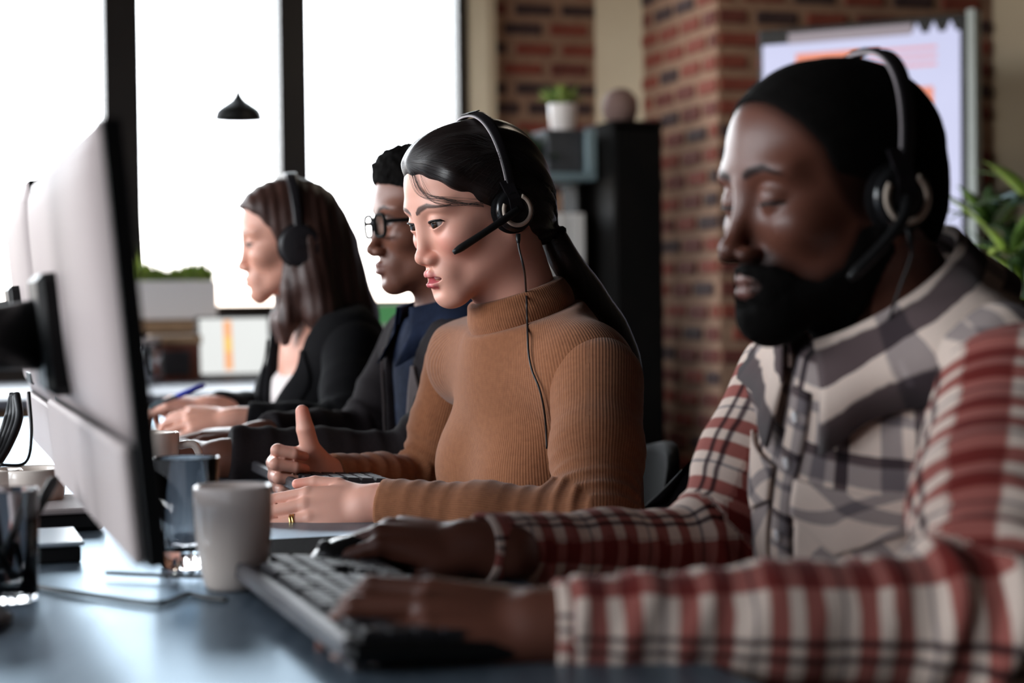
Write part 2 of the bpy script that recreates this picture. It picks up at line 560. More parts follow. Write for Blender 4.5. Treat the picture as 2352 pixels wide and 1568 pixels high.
for b0, b1, ztop in LEFT_WINS:
    wi += 1
    LEFT_Z = (LEFT_Z0, ztop)
    mb = MB()
    for q0, q1 in ((b0, b0 + 0.05), (b1 - 0.05, b1), ((b0 + b1) / 2 - 0.025, (b0 + b1) / 2 + 0.025)):
        mb.rbox(A_LEFT - 0.12, A_LEFT + 0.01, q0, q1, LEFT_Z[0], LEFT_Z[1])
    mb.rbox(A_LEFT - 0.12, A_LEFT + 0.01, b0, b1, LEFT_Z[0] - 0.03, LEFT_Z[0] + 0.02)
    mb.rbox(A_LEFT - 0.12, A_LEFT + 0.01, b0, b1, LEFT_Z[1] - 0.05, LEFT_Z[1])
    wobj = struct(mb.obj('window_%d' % wi, M['frame_black']))
    mb = MB(); mb.rbox(A_LEFT - 0.06, A_LEFT - 0.055, b0, b1, LEFT_Z[0], LEFT_Z[1])
    mb.obj('pane', M['pane'], wobj)

# brick panel right of the windows and the brick column, every brick in view its own piece
mb = MB(); mb.rbox(2.085, 2.50, B_WIN - 0.05, B_WIN, 0, Z_CEIL)
brick_panel = struct(mb.obj('wall_brick_panel', M['mortar']))
def prism(pts, z0, z1):
    """upright prism over a room-frame outline"""
    n = len(pts)
    b = MB(); b.add([room(a, q, z0) for a, q in pts] + [room(a, q, z1) for a, q in pts],
                    [tuple(range(n))[::-1], tuple(range(n, 2 * n))] + [(i, (i + 1) % n, (i + 1) % n + n, i + n) for i in range(n)])
    return b
struct(prism([(2.50, B_WIN), (2.50, 6.60), (2.515, 6.57), (2.61, 6.40), (2.95, 6.40), (2.95, B_WIN)], 0, Z_CEIL).obj('trim_1', M['plaster']))
struct(prism([(2.004, B_WIN), (2.052, 6.565), (2.085, 6.565), (2.085, B_WIN)], 0, Z_CEIL).obj('trim_3', M['plaster']))
COL_A0, COL_A1, COL_B0, COL_B1 = 2.53, 3.57, 5.55, 6.20
mb = MB(); mb.rbox(COL_A0, COL_A1, COL_B0, COL_B1, 0, Z_CEIL)
column = struct(mb.obj('wall_column', M['mortar']))
struct(prism([(COL_A1, 5.56), (4.35, 4.80), (A_RIGHT, 4.80), (A_RIGHT, 5.75), (COL_A1, 5.75)], 0, Z_CEIL).obj('wall_right_return', M['plaster']))

BH, BP, BL, BG = 0.043, 0.075, 0.150, 0.187
def brick_mesh(nm, mt, L):
    b = MB(); b.box((-L / 2, -0.007, -BH / 2), (L / 2, 0.007, BH / 2), 0.004)
    me = bpy.data.meshes.new(nm); me.from_pydata([list(v) for v in b.v], [], b.f); me.update(); me.materials.append(M[mt].m)
    return me
BM = {(mt, q): brick_mesh('brick', mt, L) for mt in ('brick_red', 'brick_brown', 'brick_dark') for q, L in (('full', BL), ('half', 0.062), ('mid', 0.105))}


def lay_bricks(parent, a_of, rotz, s0, s1, z0, z1, pal):
    """bricks over length s0..s1 of a face; a_of(s) gives the room point of the face"""
    n = 0
    row = 0
    z = z0
    base = BASE[parent.name]
    while z < z1:
        s = s0 - random.choice((0.0, 0.5)) * BG if row % 2 else s0 - BG * random.choice((0.25, 0.75))
        while s < s1:
            lo, hi = max(s, s0 + 0.004), min(s + BL, s1 - 0.004)
            if hi - lo > 0.03:
                q = 'full' if hi - lo > 0.13 else ('mid' if hi - lo > 0.085 else 'half')
                L = {'full': BL, 'mid': 0.105, 'half': 0.062}[q]
                c = (lo + hi) / 2
                o = bpy.data.objects.new('brick', BM[(random.choices(('brick_red', 'brick_brown', 'brick_dark'), pal)[0], q)])
                COL.objects.link(o); o.parent = parent
                p = a_of(c); a, b = p
                o.location = [float(v) for v in room(a, b, z + random.uniform(-.002, .002)) - base]
                o.rotation_euler = (0, 0, rotz + random.uniform(-.006, .006))
                o.scale = (min(1.0, (hi - lo) / L) * random.uniform(0.97, 1.0), 1, random.uniform(0.95, 1.05))
                n += 1
            s += BG
        z += BP
        row += 1
    return n

lay_bricks(brick_panel, lambda s: (s, B_WIN - 0.052), TH, 2.085, 2.50, 1.42, 2.30, (2, 3, 4))
lay_bricks(column, lambda s: (COL_A0 - 0.002, s), TH + math.pi / 2, COL_B0, COL_B1, 0.42, 2.12, (4, 4, 3))
lay_bricks(column, lambda s: (s, COL_B0 - 0.002), TH, COL_A0, COL_A1, 0.42, 2.12, (3, 4, 3))

# ------------------------------------------------------------------ wall screen on the column
def quad_frame(cx, Xd, Yd):
    return unit(Xd), unit(Yd)

tvL, tvR = at(1742, 60, 5.86), at(2222, 40, 5.55)
X = tvR - tvL; X[2] = 0; tv_w = np.linalg.norm(X); X = unit(X); Nrm = unit(np.cross(X, ZU))     # Nrm faces the camera
tv_top = (tvL[2] + tvR[2]) / 2
tv_h = 1.20
tv_c = (tvL + tvR) / 2; tv_c[2] = tv_top - tv_h / 2
tv = empty('wall_screen', (tv_c[0], tv_c[1], 0.0), 'large upright lit display screen with silver edge standing before the brick column', 'screen')
mb = MB(); mb.frame_box(tv_c - Nrm * 0.03, X, -Nrm, ZU, tv_w / 2, 0.03, tv_h / 2, 0.004); mb.obj('housing', M['black_plastic'], tv)
mb = MB(); mb.frame_box(tv_c - Nrm * 0.03 + X * (tv_w / 2 + 0.012), X, -Nrm, ZU, 0.014, 0.035, tv_h / 2 + 0.012, 0.004)
mb.obj('silver_edge', Mat('pale_edge', (0.55, 0.62, 0.60), 0.4).mottle((0.52, 0.59, 0.57), (0.58, 0.65, 0.63), 9.0), tv)
def screen_mat(nm, c, s):
    mm = Mat(nm, (0.02, 0.02, 0.02), 0.3, emit=c, estr=s)
    nn = mm.noise(mm.coords(), 3.0, 2.0)
    mm.l.new(mm.ramp(nn, [(0.3, tuple(q * 0.94 for q in c)), (0.7, c)]), mm.b.inputs['Emission Color'])
    return mm
M['scr_lav'] = screen_mat('screen_lavender', (0.60, 0.62, 0.88), 0.42)
M['scr_orange'] = screen_mat('screen_orange', (0.85, 0.22, 0.10), 0.42)
M['scr_red'] = screen_mat('screen_red', (0.80, 0.33, 0.38), 0.42)
M['scr_grey'] = screen_mat('screen_grey', (0.30, 0.24, 0.28), 0.35)
M['scr_white'] = screen_mat('screen_white', (0.84, 0.86, 0.84), 0.48)
M['scr_peach'] = screen_mat('screen_peach', (0.95, 0.45, 0.2), 0.5)
M['scr_yellow'] = screen_mat('screen_yellow', (0.95, 0.62, 0.15), 0.5)
M['scr_green'] = screen_mat('screen_green', (0.08, 0.28, 0.10), 0.35)
M['scr_blue'] = screen_mat('screen_blue', (0.10, 0.26, 0.55), 0.35)
M['scr_purple'] = screen_mat('screen_purple', (0.45, 0.10, 0.50), 0.4)

def panel(parent, name, mat, c, X, N, u0, u1, v0, v1, lift):
    """flat lit area on a screen; u across, v down from the centre c"""
    b = MB(); b.frame_box(c + X * (u0 + u1) / 2 - ZU * (v0 + v1) / 2 + N * lift, X, -N, ZU, (u1 - u0) / 2, 0.0006, (v1 - v0) / 2)
    return b.obj(name, mat, parent)
hw, hh = tv_w / 2, tv_h / 2
panel(tv, 'display', M['scr_lav'], tv_c, X, Nrm, -hw + 0.014, hw - 0.022, -hh + 0.05, hh - 0.02, 0.001)
panel(tv, 'grey_bar', M['scr_grey'], tv_c, X, Nrm, -hw + 0.10, hw - 0.17, -hh + 0.018, -hh + 0.052, 0.0016)
panel(tv, 'orange_heading', M['scr_orange'], tv_c, X, Nrm, -hw + 0.125, -hw + 0.33, -hh + 0.085, -hh + 0.150, 0.002)
for k in range(3):
    panel(tv, 'red_text_line', M['scr_red'], tv_c, X, Nrm, -hw + 0.36, -hw + 0.575, -hh + 0.09 + k * 0.026, -hh + 0.10 + k * 0.026, 0.002)
panel(tv, 'orange_block', M['scr_orange'], tv_c, X, Nrm, hw - 0.20, hw - 0.105, -hh + 0.215, -hh + 0.27, 0.002)
panel(tv, 'orange_block', M['scr_orange'], tv_c, X, Nrm, hw - 0.20, hw - 0.14, -hh + 0.30, -hh + 0.40, 0.002)
panel(tv, 'purple_mark', M['scr_purple'], tv_c, X, Nrm, hw - 0.137, hw - 0.118, -hh + 0.62, -hh + 0.675, 0.002)
for k in range(3):
    c0 = tv_c + X * (hw - 0.155 + k * 0.052) + ZU * (hh - 0.05) + Nrm * 0.002
    b = MB(); b.add([c0 - X * 0.016, c0 + X * 0.016, c0 + ZU * 0.034 + X * 0.0, c0 - X * 0.016 - Nrm * 0.001, c0 + X * 0.016 - Nrm * 0.001, c0 + ZU * 0.034 - Nrm * 0.001],
                    [(0, 1, 2), (5, 4, 3), (0, 3, 4, 1), (1, 4, 5, 2), (2, 5, 3, 0)])
    b.obj('white_arrow', M['scr_lav'], tv)
mb = MB()
mb.frame_box(np.array([tv_c[0], tv_c[1], 0.34]) - Nrm * 0.06, X, -Nrm, ZU, 0.04, 0.02, 0.34, 0.004)
mb.obj('stand_post', M['black_plastic'], tv)
mb = MB(); mb.frame_box(np.array([tv_c[0], tv_c[1], 0.015]) - Nrm * 0.06, X, -Nrm, ZU, 0.28, 0.2, 0.015, 0.006)
mb.obj('stand_base', M['black_plastic'], tv)

# black device fixed on the column face, right of the screen
pd = room(3.50, COL_B0 - 0.03, 0); 
dv = empty('wall_device', np.array([pd[0], pd[1], 1.20]), 'small black device with a cable fixed on the brick beside the screen', 'device')
mb = MB(); mb.frame_box(room(3.50, COL_B0 - 0.035, 1.31), RW, RN, ZU, 0.035, 0.025, 0.055, 0.01); mb.obj('body', M['black_plastic'], dv)
mb = MB(); mb.tube(spline([room(3.50, COL_B0 - 0.03, 1.26), room(3.515, COL_B0 - 0.04, 1.22), room(3.49, COL_B0 - 0.03, 1.18)]), 0.006, 8); mb.obj('cable', M['cable'], dv, True)

# ------------------------------------------------------------------ shelves behind the seated woman
def pix_at(px, py, d):
    return at(px, py, d)

# black bookcase
c = at(1428, 300, 6.1); a, b, z = to_room(c)
bk = empty('bookcase', room(a, b, 0), 'tall narrow black bookcase beside the brick column', 'bookcase')
bw = 0.085
mb = MB(); mb.rbox(a - bw, a - bw + 0.015, b - 0.14, b + 0.14, 0, z); mb.rbox(a + bw - 0.015, a + bw, b - 0.14, b + 0.14, 0, z)
mb.obj('side_panel', M['black_wood'], bk)
mb = MB(); mb.rbox(a - bw, a + bw, b + 0.13, b + 0.14, 0, z); mb.obj('back_panel', M['black_wood'], bk)
mb = MB(); mb.rbox(a - bw - 0.006, a + bw + 0.006, b - 0.145, b + 0.145, z, z + 0.02, 0.006); mb.obj('top', M['black_wood'], bk)
mb = MB(); mb.rbox(a - bw + 0.004, a + bw - 0.004, b - 0.146, b - 0.132, 0.06, z - 0.01, 0.004); mb.obj('door', M['black_wood'], bk)
for zz in (0.4, 0.8, 1.15):
    mb = MB(); mb.rbox(a - bw + 0.015, a + bw - 0.015, b - 0.13, b + 0.13, zz, zz + 0.016); mb.obj('shelf_board', M['black_wood'], bk)
vt = MB(); vt.lathe([(0.03, 0), (0.052, 0.018), (0.062, 0.05), (0.058, 0.085), (0.036, 0.11), (0.02, 0.118), (0.018, 0.112), (0.03, 0.104)], room(a - 0.005, b, z + 0.02), 24)
tag(vt.obj('round_vase', M['brown_clay'], None, True), 'round brown clay vase on top of the black bookcase', 'vase')

# low open shelf with box, plant and binders
c = at(1300, 412, 6.15); a2, b2, z2 = to_room(c)
sh = empty('open_shelf', room(a2, b2, 0), 'steel blue open shelf unit behind the woman in the tan sweater', 'shelf')
w0, w1 = a2 - 0.16, a2 + 0.062
mb = MB(); mb.rbox(w0, w1, b2 - 0.13, b2 + 0.13, z2 - 0.012, z2 + 0.014, 0.003); mb.obj('shelf_board', M['steel_blue'], sh)
mb = MB(); mb.rbox(w0, w1, b2 - 0.13, b2 + 0.13, 0.80, 0.826, 0.003); mb.obj('shelf_board', M['steel_blue'], sh)
mb = MB(); mb.rbox(w0, w1, b2 - 0.13, b2 + 0.13, 0.30, 0.326, 0.003); mb.obj('shelf_board', M['steel_blue'], sh)
mb = MB(); mb.rbox(w1 - 0.035, w1, b2 - 0.13, b2 + 0.13, z2 + 0.014, z2 + 0.155, 0.003); mb.obj('raised_side', M['steel_blue'], sh)
mb = MB(); mb.rbox(w0, w0 + 0.02, b2 - 0.13, b2 + 0.13, 0.0, z2); mb.obj('upright', M['steel_blue'], sh)
mb = MB(); mb.rbox(w1 - 0.03, w1, b2 - 0.02, b2 + 0.13, 0.0, z2); mb.obj('upright', M['black_wood'], sh)
mb = MB(); mb.rbox(w1 - 0.165, w1 - 0.042, b2 - 0.11, b2 + 0.11, z2 + 0.014, z2 + 0.15, 0.006)
bx = empty('storage_box', room(w1 - 0.10, b2, z2 + 0.014), 'charcoal storage box under the white pot on the blue shelf', 'box')
mb.obj('body', M['grey_box'], bx)
mb = MB(); mb.rbox(w1 - 0.169, w1 - 0.038, b2 - 0.114, b2 + 0.114, z2 + 0.136, z2 + 0.156, 0.004); mb.obj('lid', M['grey_box'], bx)
for k, (wd, nm) in enumerate(((0.05, 'wide white ring binder nearest the shelf upright'), (0.045, 'white ring binder in the middle of the blue shelf'), (0.04, 'white ring binder furthest left on the blue shelf'))):
    x1 = w1 - 0.04 - k * 0.055
    bd = empty('ring_binder', room(x1 - wd / 2, b2 - 0.02, 0.826), nm, 'binder', 'white binders on the blue shelf')
    mb = MB(); mb.rbox(x1 - wd, x1, b2 - 0.12, b2 + 0.1, 0.826, 0.826 + 0.45, 0.004); mb.obj('cover', M['paper'], bd)
    mb = MB(); mb.rbox(x1 - wd * 0.75, x1 - wd * 0.25, b2 - 0.1215, b2 - 0.119, 0.95, 1.08); mb.obj('spine_label', M['grey_box'], bd)
    mb = MB(); mb.lathe([(0.011, 0), (0.011, 0.003), (0.007, 0.003)], room(x1 - wd / 2, b2 - 0.12, 0.89), 14, np.column_stack([RW, ZU, -RN])); mb.obj('finger_ring', M['silver_dark'], bd)


def leaf_mesh(nm, mat, L, W, droop=0.3, n=8):
    G = np.zeros((n + 1, 3, 3))
    for i in range(n + 1):
        t = i / n
        w = W * math.sin(math.pi * (0.06 + 0.94 * t) ** 0.75) * 0.5
        for j, sgn in enumerate((-1, 0, 1)):
            G[i, j] = (L * t, sgn * w, -droop * L * t * t - (0.0 if sgn == 0 else -0.18 * w))
    b = MB(); b.grid(G, np.broadcast_to(np.array([0, 0, -0.0008]), G.shape))
    me = bpy.data.meshes.new(nm); me.from_pydata([list(v) for v in b.v], [], b.f); me.update(); me.materials.append(M[mat].m)
    me.polygons.foreach_set('use_smooth', np.ones(len(me.polygons), dtype=bool))
    return me


def leaves(parent, me_list, base, n, spread, tilt=(20, 80), scale=(0.7, 1.1), name='leaf', jitter=0.01):
    off = BASE[parent.name]
    for k in range(n):
        o = bpy.data.objects.new(name, random.choice(me_list))
        COL.objects.link(o); o.parent = parent
        az = 2 * math.pi * (k * 0.618) + random.uniform(-.3, .3)
        ti = math.radians(random.uniform(*tilt))
        p = np.asarray(base) + np.array([math.cos(az) * spread * random.uniform(0, 1), math.sin(az) * spread * random.uniform(0, 1), random.uniform(0, jitter)])
        o.location = [float(v) for v in p - off]
        o.rotation_euler = (random.uniform(-.3, .3), -ti, az)
        s = random.uniform(*scale); o.scale = (s, s, s)

# white pot with bright plant on the storage box
pp = room(w1 - 0.075, b2 - 0.01, z2 + 0.156)
pt = empty('potted_plant', pp, 'small bright green plant in a white pot on the charcoal box', 'plant')
mb = MB(); mb.lathe([(0.036, 0), (0.042, 0.02), (0.047, 0.09), (0.047, 0.095), (0.042, 0.095), (0.04, 0.08), (0.0, 0.08)], pp, 24, closed_ends=False); mb.obj('pot', M['ceramic_w'], pt, True)
mb = MB(); mb.lathe([(0.0, 0.082), (0.041, 0.082), (0.041, 0.075)], pp, 16, closed_ends=False); mb.obj('soil', M['soil'], pt)
LM = [leaf_mesh('leaf', 'leaf_light', 0.085, 0.03, 0.2), leaf_mesh('leaf', 'leaf', 0.075, 0.028, 0.3)]
leaves(pt, LM, pp + ZU * 0.085, 34, 0.022, (25, 80))
# dark trailing plant on the shelf, left of the box
pp = room(w0 + 0.055, b2 - 0.03, z2 + 0.014)
pt = empty('potted_plant', pp, 'dark leafy plant at the left end of the blue shelf', 'plant')
mb = MB(); mb.lathe([(0.03, 0), (0.042, 0.055), (0.038, 0.055), (0.036, 0.045), (0, 0.045)], pp, 20, closed_ends=False); mb.obj('pot', M['grey_box'], pt, True)
LD = [leaf_mesh('leaf', 'leaf_dark', 0.09, 0.035, 0.5)]
leaves(pt, LD, pp + ZU * 0.05, 36, 0.04, (0, 75), (0.7, 1.2), jitter=0.05)

# tall plant at the right edge
pc = at(2365, 900, 4.3)
pt = empty('potted_plant', (pc[0], pc[1], 0), 'tall plant with arching bright green leaves at the right wall', 'plant')
mb = MB(); mb.lathe([(0.11, 0), (0.13, 0.05), (0.16, 0.36), (0.165, 0.38), (0.15, 0.38), (0.145, 0.34), (0, 0.34)], (pc[0], pc[1], 0), 28, closed_ends=False); mb.obj('planter', M['grey_box'], pt, True)
LP = [leaf_mesh('leaf', 'leaf_light', 0.24, 0.045, 0.35), leaf_mesh('leaf', 'leaf', 0.22, 0.05, 0.5), leaf_mesh('leaf', 'leaf_dark', 0.2, 0.06, 0.4)]
for k in range(7):
    top = np.array([pc[0] - 0.05 + 0.05 * math.sin(k * 2.4), pc[1] + 0.05 * math.cos(k * 2.4), 0.82 + 0.065 * k])
    mb = MB(); mb.tube(spline([np.array([pc[0], pc[1], 0.34]), np.array([pc[0] + 0.02 * math.sin(k), pc[1] + 0.02 * math.cos(k), 0.6]), top], 6), [0.008] * 12 + [0.004], 7); mb.obj('stem', M['leaf_dark'], pt, True)
    leaves(pt, LP, top, 9, 0.02, (0, 70), (0.6, 1.0))
tl = leaf_mesh('leaf', 'steel_blue', 0.11, 0.05, 0.2)
leaves(pt, [tl], at(2318, 470, 4.25), 3, 0.02, (0, 40))

# ------------------------------------------------------------------ pendant lamps (one in view before the window, an unseen lit one added to brighten the bricks)
def pendant(lc, k, label, watts=0.0):
    pl = empty('pendant_lamp', lc, label, 'lamp')
    prof = [(1.0, 0.0), (0.985, 0.06), (0.96, 0.22), (0.93, 0.35), (0.86, 0.46), (0.72, 0.58), (0.50, 0.72), (0.30, 0.86), (0.20, 1.0), (0.14, 1.15), (0.10, 1.32), (0.09, 1.40)]
    inner = [(0.09, 1.34), (0.15, 1.0), (0.45, 0.70), (0.80, 0.46), (0.93, 0.2), (0.965, 0.02)]
    mb = MB(); mb.lathe([(r * k, z * k) for r, z in prof + inner], lc, 36, closed_ends=False); mb.obj('shade', M['black_plastic'], pl, True)
    mb = MB(); mb.tube([lc + ZU * k * 1.38, np.array([lc[0], lc[1], Z_CEIL])], 0.0013, 6); mb.obj('cord', M['silver'], pl)
    q = k / 0.086
    mb = MB(); mb.lathe([(0.001, 0.025 * q), (0.02 * q, 0.03 * q), (0.026 * q, 0.048 * q), (0.018 * q, 0.068 * q), (0.012 * q, 0.09 * q), (0.012 * q, 0.11 * q)], lc, 16); mb.obj('bulb', M['ceramic_w'], pl, True)
    if watts:
        ld = bpy.data.lights.new('added_brick_light', 'POINT'); ld.energy = watts; ld.color = (1.0, 0.85, 0.68); ld.shadow_soft_size = 0.11
        lo = bpy.data.objects.new('added_brick_light', ld); COL.objects.link(lo); lo.location = [float(v) for v in lc - ZU * 0.01]
pendant(at(548, 278, 6.1), 0.086, 'black bell shaped pendant lamp hanging before the window')
pendant(room(1.85, 4.7, 2.38), 0.15, 'added unseen pendant lamp that brightens the bricks near the column corner', 5.0)

# ------------------------------------------------------------------ planter on the window ledge
c0 = at(300, 735, 6.28); c1 = at(508, 735, 6.36)
a0, b0, z0 = to_room(c0); a1, b1, z1 = to_room(c1); b0 = B_WIN - 0.16
hP = 0.135
mb = MB(); mb.rbox(-1.6, 1.98, B_WIN - 0.30, B_WIN - 0.016, z0 - 0.045, z0 - 0.005, 0.004)
struct(mb.obj('trim_2', M['tan_wood']))
pl = empty('planter_box', room((a0 + a1) / 2, b0, z0), 'long white planter box with green herbs on the window ledge', 'planter')
mb = MB()
mb.rbox(a0, a1, b0 - 0.07, b0 - 0.06, z0, z0 + hP, 0.003); mb.rbox(a0, a1, b0 + 0.06, b0 + 0.07, z0, z0 + hP, 0.003)
mb.rbox(a0, a0 + 0.01, b0 - 0.06, b0 + 0.06, z0, z0 + hP); mb.rbox(a1 - 0.01, a1, b0 - 0.06, b0 + 0.06, z0, z0 + hP)
mb.rbox(a0, a1, b0 - 0.06, b0 + 0.06, z0, z0 + 0.01)
mb.obj('box', M['ceramic_w'], pl)
mb = MB(); mb.rbox(a0 + 0.01, a1 - 0.01, b0 - 0.06, b0 + 0.06, z0 + 0.1, z0 + hP - 0.012); mb.obj('soil', M['soil'], pl)
gb = MB()
for k in range(900):
    t = random.random()
    p = room(a0 + 0.015 + (a1 - a0 - 0.03) * t, b0 + random.uniform(-.055, .055), z0 + hP - 0.012)
    az, ti = random.uniform(0, 6.28), random.uniform(0.5, 1.5)
    L = random.uniform(0.05, 0.085) * random.choice((0.6, 0.9, 1.0, 1.25)) * (1.0 + 0.2 * math.sin(t * 9 + 0.6))
    dr = np.array([math.cos(az) * math.cos(ti), math.sin(az) * math.cos(ti), math.sin(ti)]); sd = np.array([-math.sin(az), math.cos(az), 0]) * 0.005
    gb.add([p - sd * .4, p + sd * .4, p + dr * L * .6 + sd, p + dr * L, p + dr * L * .6 - sd], [(0, 1, 2, 3, 4)])
tag(gb.obj('herbs', M['leaf_light'], pl), kind='stuff')

# ------------------------------------------------------------------ far desk with laptop and objects
zt = 0.74
fd = empty('desk', room(0.7, 5.6, 0), 'grey far desk under the windows holding an open laptop', 'desk')
mb = MB(); mb.rbox(-0.4, 1.72, 5.15, 6.25, zt - 0.03, zt, 0.004); mb.obj('desktop', M['desk_far'], fd)
for a in (-0.33, 1.65):
    for b in (5.22, 6.18):
        mb = MB(); mb.rbox(a - .025, a + .025, b - .025, b + .025, 0, zt - 0.03, 0.003); mb.obj('leg', M['black_plastic'], fd)
mb = MB(); mb.rbox(-0.3, 1.62, 5.20, 5.22, zt - 0.28, zt - 0.03); mb.obj('modesty_panel', M['tan_wood'], fd)

# laptop with lit screen
bl = at(462, 838, 6.02); br = at(622, 836, 6.08)
a0, b0, _ = to_room(bl); a1, b1, _ = to_room(br)
lp = empty('laptop', room((a0 + a1) / 2, b0, zt), 'open laptop with a bright white page on the far desk', 'laptop')
mb = MB(); mb.rbox(a0 - 0.012, a1 + 0.012, b0 - 0.20, b0 + 0.01, zt, zt + 0.016, 0.004); mb.obj('keyboard_base', M['dark_grey'], lp)
lc = room((a0 + a1) / 2, b0 + 0.02, zt + 0.016 + 0.095); Lw = (a1 - a0) / 2
lidN = unit(-RN + ZU * 0.16); lidU = unit(np.cross(RW, lidN) * -1) if np.cross(RW, lidN)[2] < 0 else unit(np.cross(RW, lidN))
mb = MB(); mb.frame_box(lc - lidN * 0.004, RW, -lidN, lidU, Lw + 0.012, 0.004, 0.10, 0.003); mb.obj('lid', M['dark_grey'], lp)
def lp_panel(nm, mat, u0, u1, v0, v1, lift):
    b = MB(); b.frame_box(lc + RW * (u0 + u1) / 2 + lidU * (v0 + v1) / 2 + lidN * lift, RW, -lidN, lidU, (u1 - u0) / 2, 0.0006, (v1 - v0) / 2); b.obj(nm, mat, lp)
lp_panel('display', M['scr_white'], -Lw, Lw, -0.092, 0.092, 0.001)
lp_panel('peach_column', M['scr_peach'], -0.035, -0.008, -0.08, 0.085, 0.002)
lp_panel('yellow_cell', M['scr_yellow'], -0.033, -0.010, -0.02, 0.03, 0.003)

# crate and jars at the left, behind the monitor
cc = at(402, 845, 6.0); a, b, _ = to_room(cc)
cr_ = empty('wooden_crate', room(a, b, zt), 'red brown wooden crate with a tan lid on the far desk', 'crate')
mb = MB(); mb.rbox(a - 0.085, a + 0.075, b - 0.06, b + 0.06, zt, zt + 0.12, 0.003); mb.obj('body', M['red_wood'], cr_)
mb = MB(); mb.rbox(a - 0.09, a + 0.08, b - 0.065, b + 0.065, zt + 0.12, zt + 0.15, 0.003); mb.obj('lid', M['tan_wood'], cr_)
mb = MB(); mb.rbox(a - 0.05, a + 0.04, b - 0.066, b - 0.058, zt + 0.02, zt + 0.10, 0.002); mb.obj('dark_front', M['dark_grey'], cr_)
for k, px in enumerate((332, 352)):
    jp = at(px, 852, 5.75 + 0.12 * k); ja, jb, _ = to_room(jp)
    jr = empty('glass_jar', room(ja, jb, zt), ('tall glass jar nearest the monitor on the far desk', 'glass jar beside the wooden crate on the far desk')[k], 'jar', 'glass jars on the far desk')
    mb = MB(); mb.lathe([(0.02, 0), (0.028, 0.004), (0.03, 0.10), (0.024, 0.125), (0.022, 0.125), (0.028, 0.098), (0.026, 0.007), (0, 0.007)], room(ja, jb, zt), 20, closed_ends=False); mb.obj('body', M['glass'], jr, True)
    mb = MB(); mb.lathe([(0.026, 0.125), (0.027, 0.128), (0.027, 0.145), (0.0, 0.146)], room(ja, jb, zt), 20); mb.obj('lid', M['silver_dark'], jr, True)

# monitor with green and blue picture between the two figures at the back
c = at(900, 752, 5.7); a, b, z = to_room(c)
fm = empty('desktop_monitor', room(a, b, zt), 'small far monitor with a green and blue picture', 'monitor')
mb = MB(); mb.rbox(a - 0.11, a + 0.11, b, b + 0.02, z - 0.09, z + 0.085, 0.003); mb.obj('housing', M['black_plastic'], fm)
mb = MB(); mb.rbox(a - 0.02, a + 0.02, b + 0.005, b + 0.02, zt, z - 0.08); mb.obj('stand', M['black_plastic'], fm)
mb = MB(); mb.rbox(a - 0.07, a + 0.07, b - 0.05, b + 0.07, zt, zt + 0.008, 0.003); mb.obj('foot', M['black_plastic'], fm)
for nm, mt, u0, u1, v0, v1, lf in (('display', 'scr_grey', -.10, .10, -.06, .078, .001), ('green_field', 'scr_green', -.09, .03, .01, .07, .002), ('blue_field', 'scr_blue', -.06, .10, -.055, -.015, .002), ('orange_field', 'scr_peach', .02, .06, -.01, .02, .003)):
    mb = MB(); mb.rbox(a + u0, a + u1, b - lf - 0.0006, b - lf, z + v0, z + v1); mb.obj(nm, M[mt], fm)
c = at(885, 850, 5.35); a, b, z = to_room(c)
mb = MB(); mb.lathe([(0.025, 0), (0.036, 0.01), (0.038, 0.085), (0.034, 0.085), (0.032, 0.012), (0, 0.012)], room(a, b, zt), 22, closed_ends=False)
tag(mb.obj('white_cup', M['ceramic_w'], None, True), 'plain white cup on the far desk under the small monitor', 'cup')

# ------------------------------------------------------------------ the work table
TZ = 0.74
E0 = np.array([0.10, 1.36, 0.0])                 # a point on the edge the people sit at
ea, eb, _ = to_room(E0)
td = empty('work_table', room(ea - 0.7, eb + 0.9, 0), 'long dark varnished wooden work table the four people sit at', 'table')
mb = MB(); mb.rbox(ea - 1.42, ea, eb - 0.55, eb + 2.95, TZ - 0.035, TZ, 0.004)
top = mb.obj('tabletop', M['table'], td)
for a in (ea - 1.36, ea - 0.06):
    for b in (eb - 0.48, eb + 1.2, eb + 2.88):
        mb = MB(); mb.rbox(a - 0.03, a + 0.03, b - 0.03, b + 0.03, 0, TZ - 0.035, 0.004); mb.obj('leg', M['black_plastic'], td)
mb = MB(); mb.rbox(ea - 1.36, ea - 1.33, eb - 0.45, eb + 2.85, TZ - 0.11, TZ - 0.035); mb.obj('rail', M['black_plastic'], td)
mb = MB(); mb.rbox(ea - 0.09, ea - 0.06, eb - 0.45, eb + 2.85, TZ - 0.11, TZ - 0.035); mb.obj('rail', M['black_plastic'], td)


def on_table(px, py):
    """point of the table top seen at a photo pixel"""
    v = CAM_F + CAM_R * (px - 1176.0) / FPX - CAM_U * (py - 784.0) / FPX
    t = (TZ - CAM_Z) / v[2]
    return CAM_P + v * t


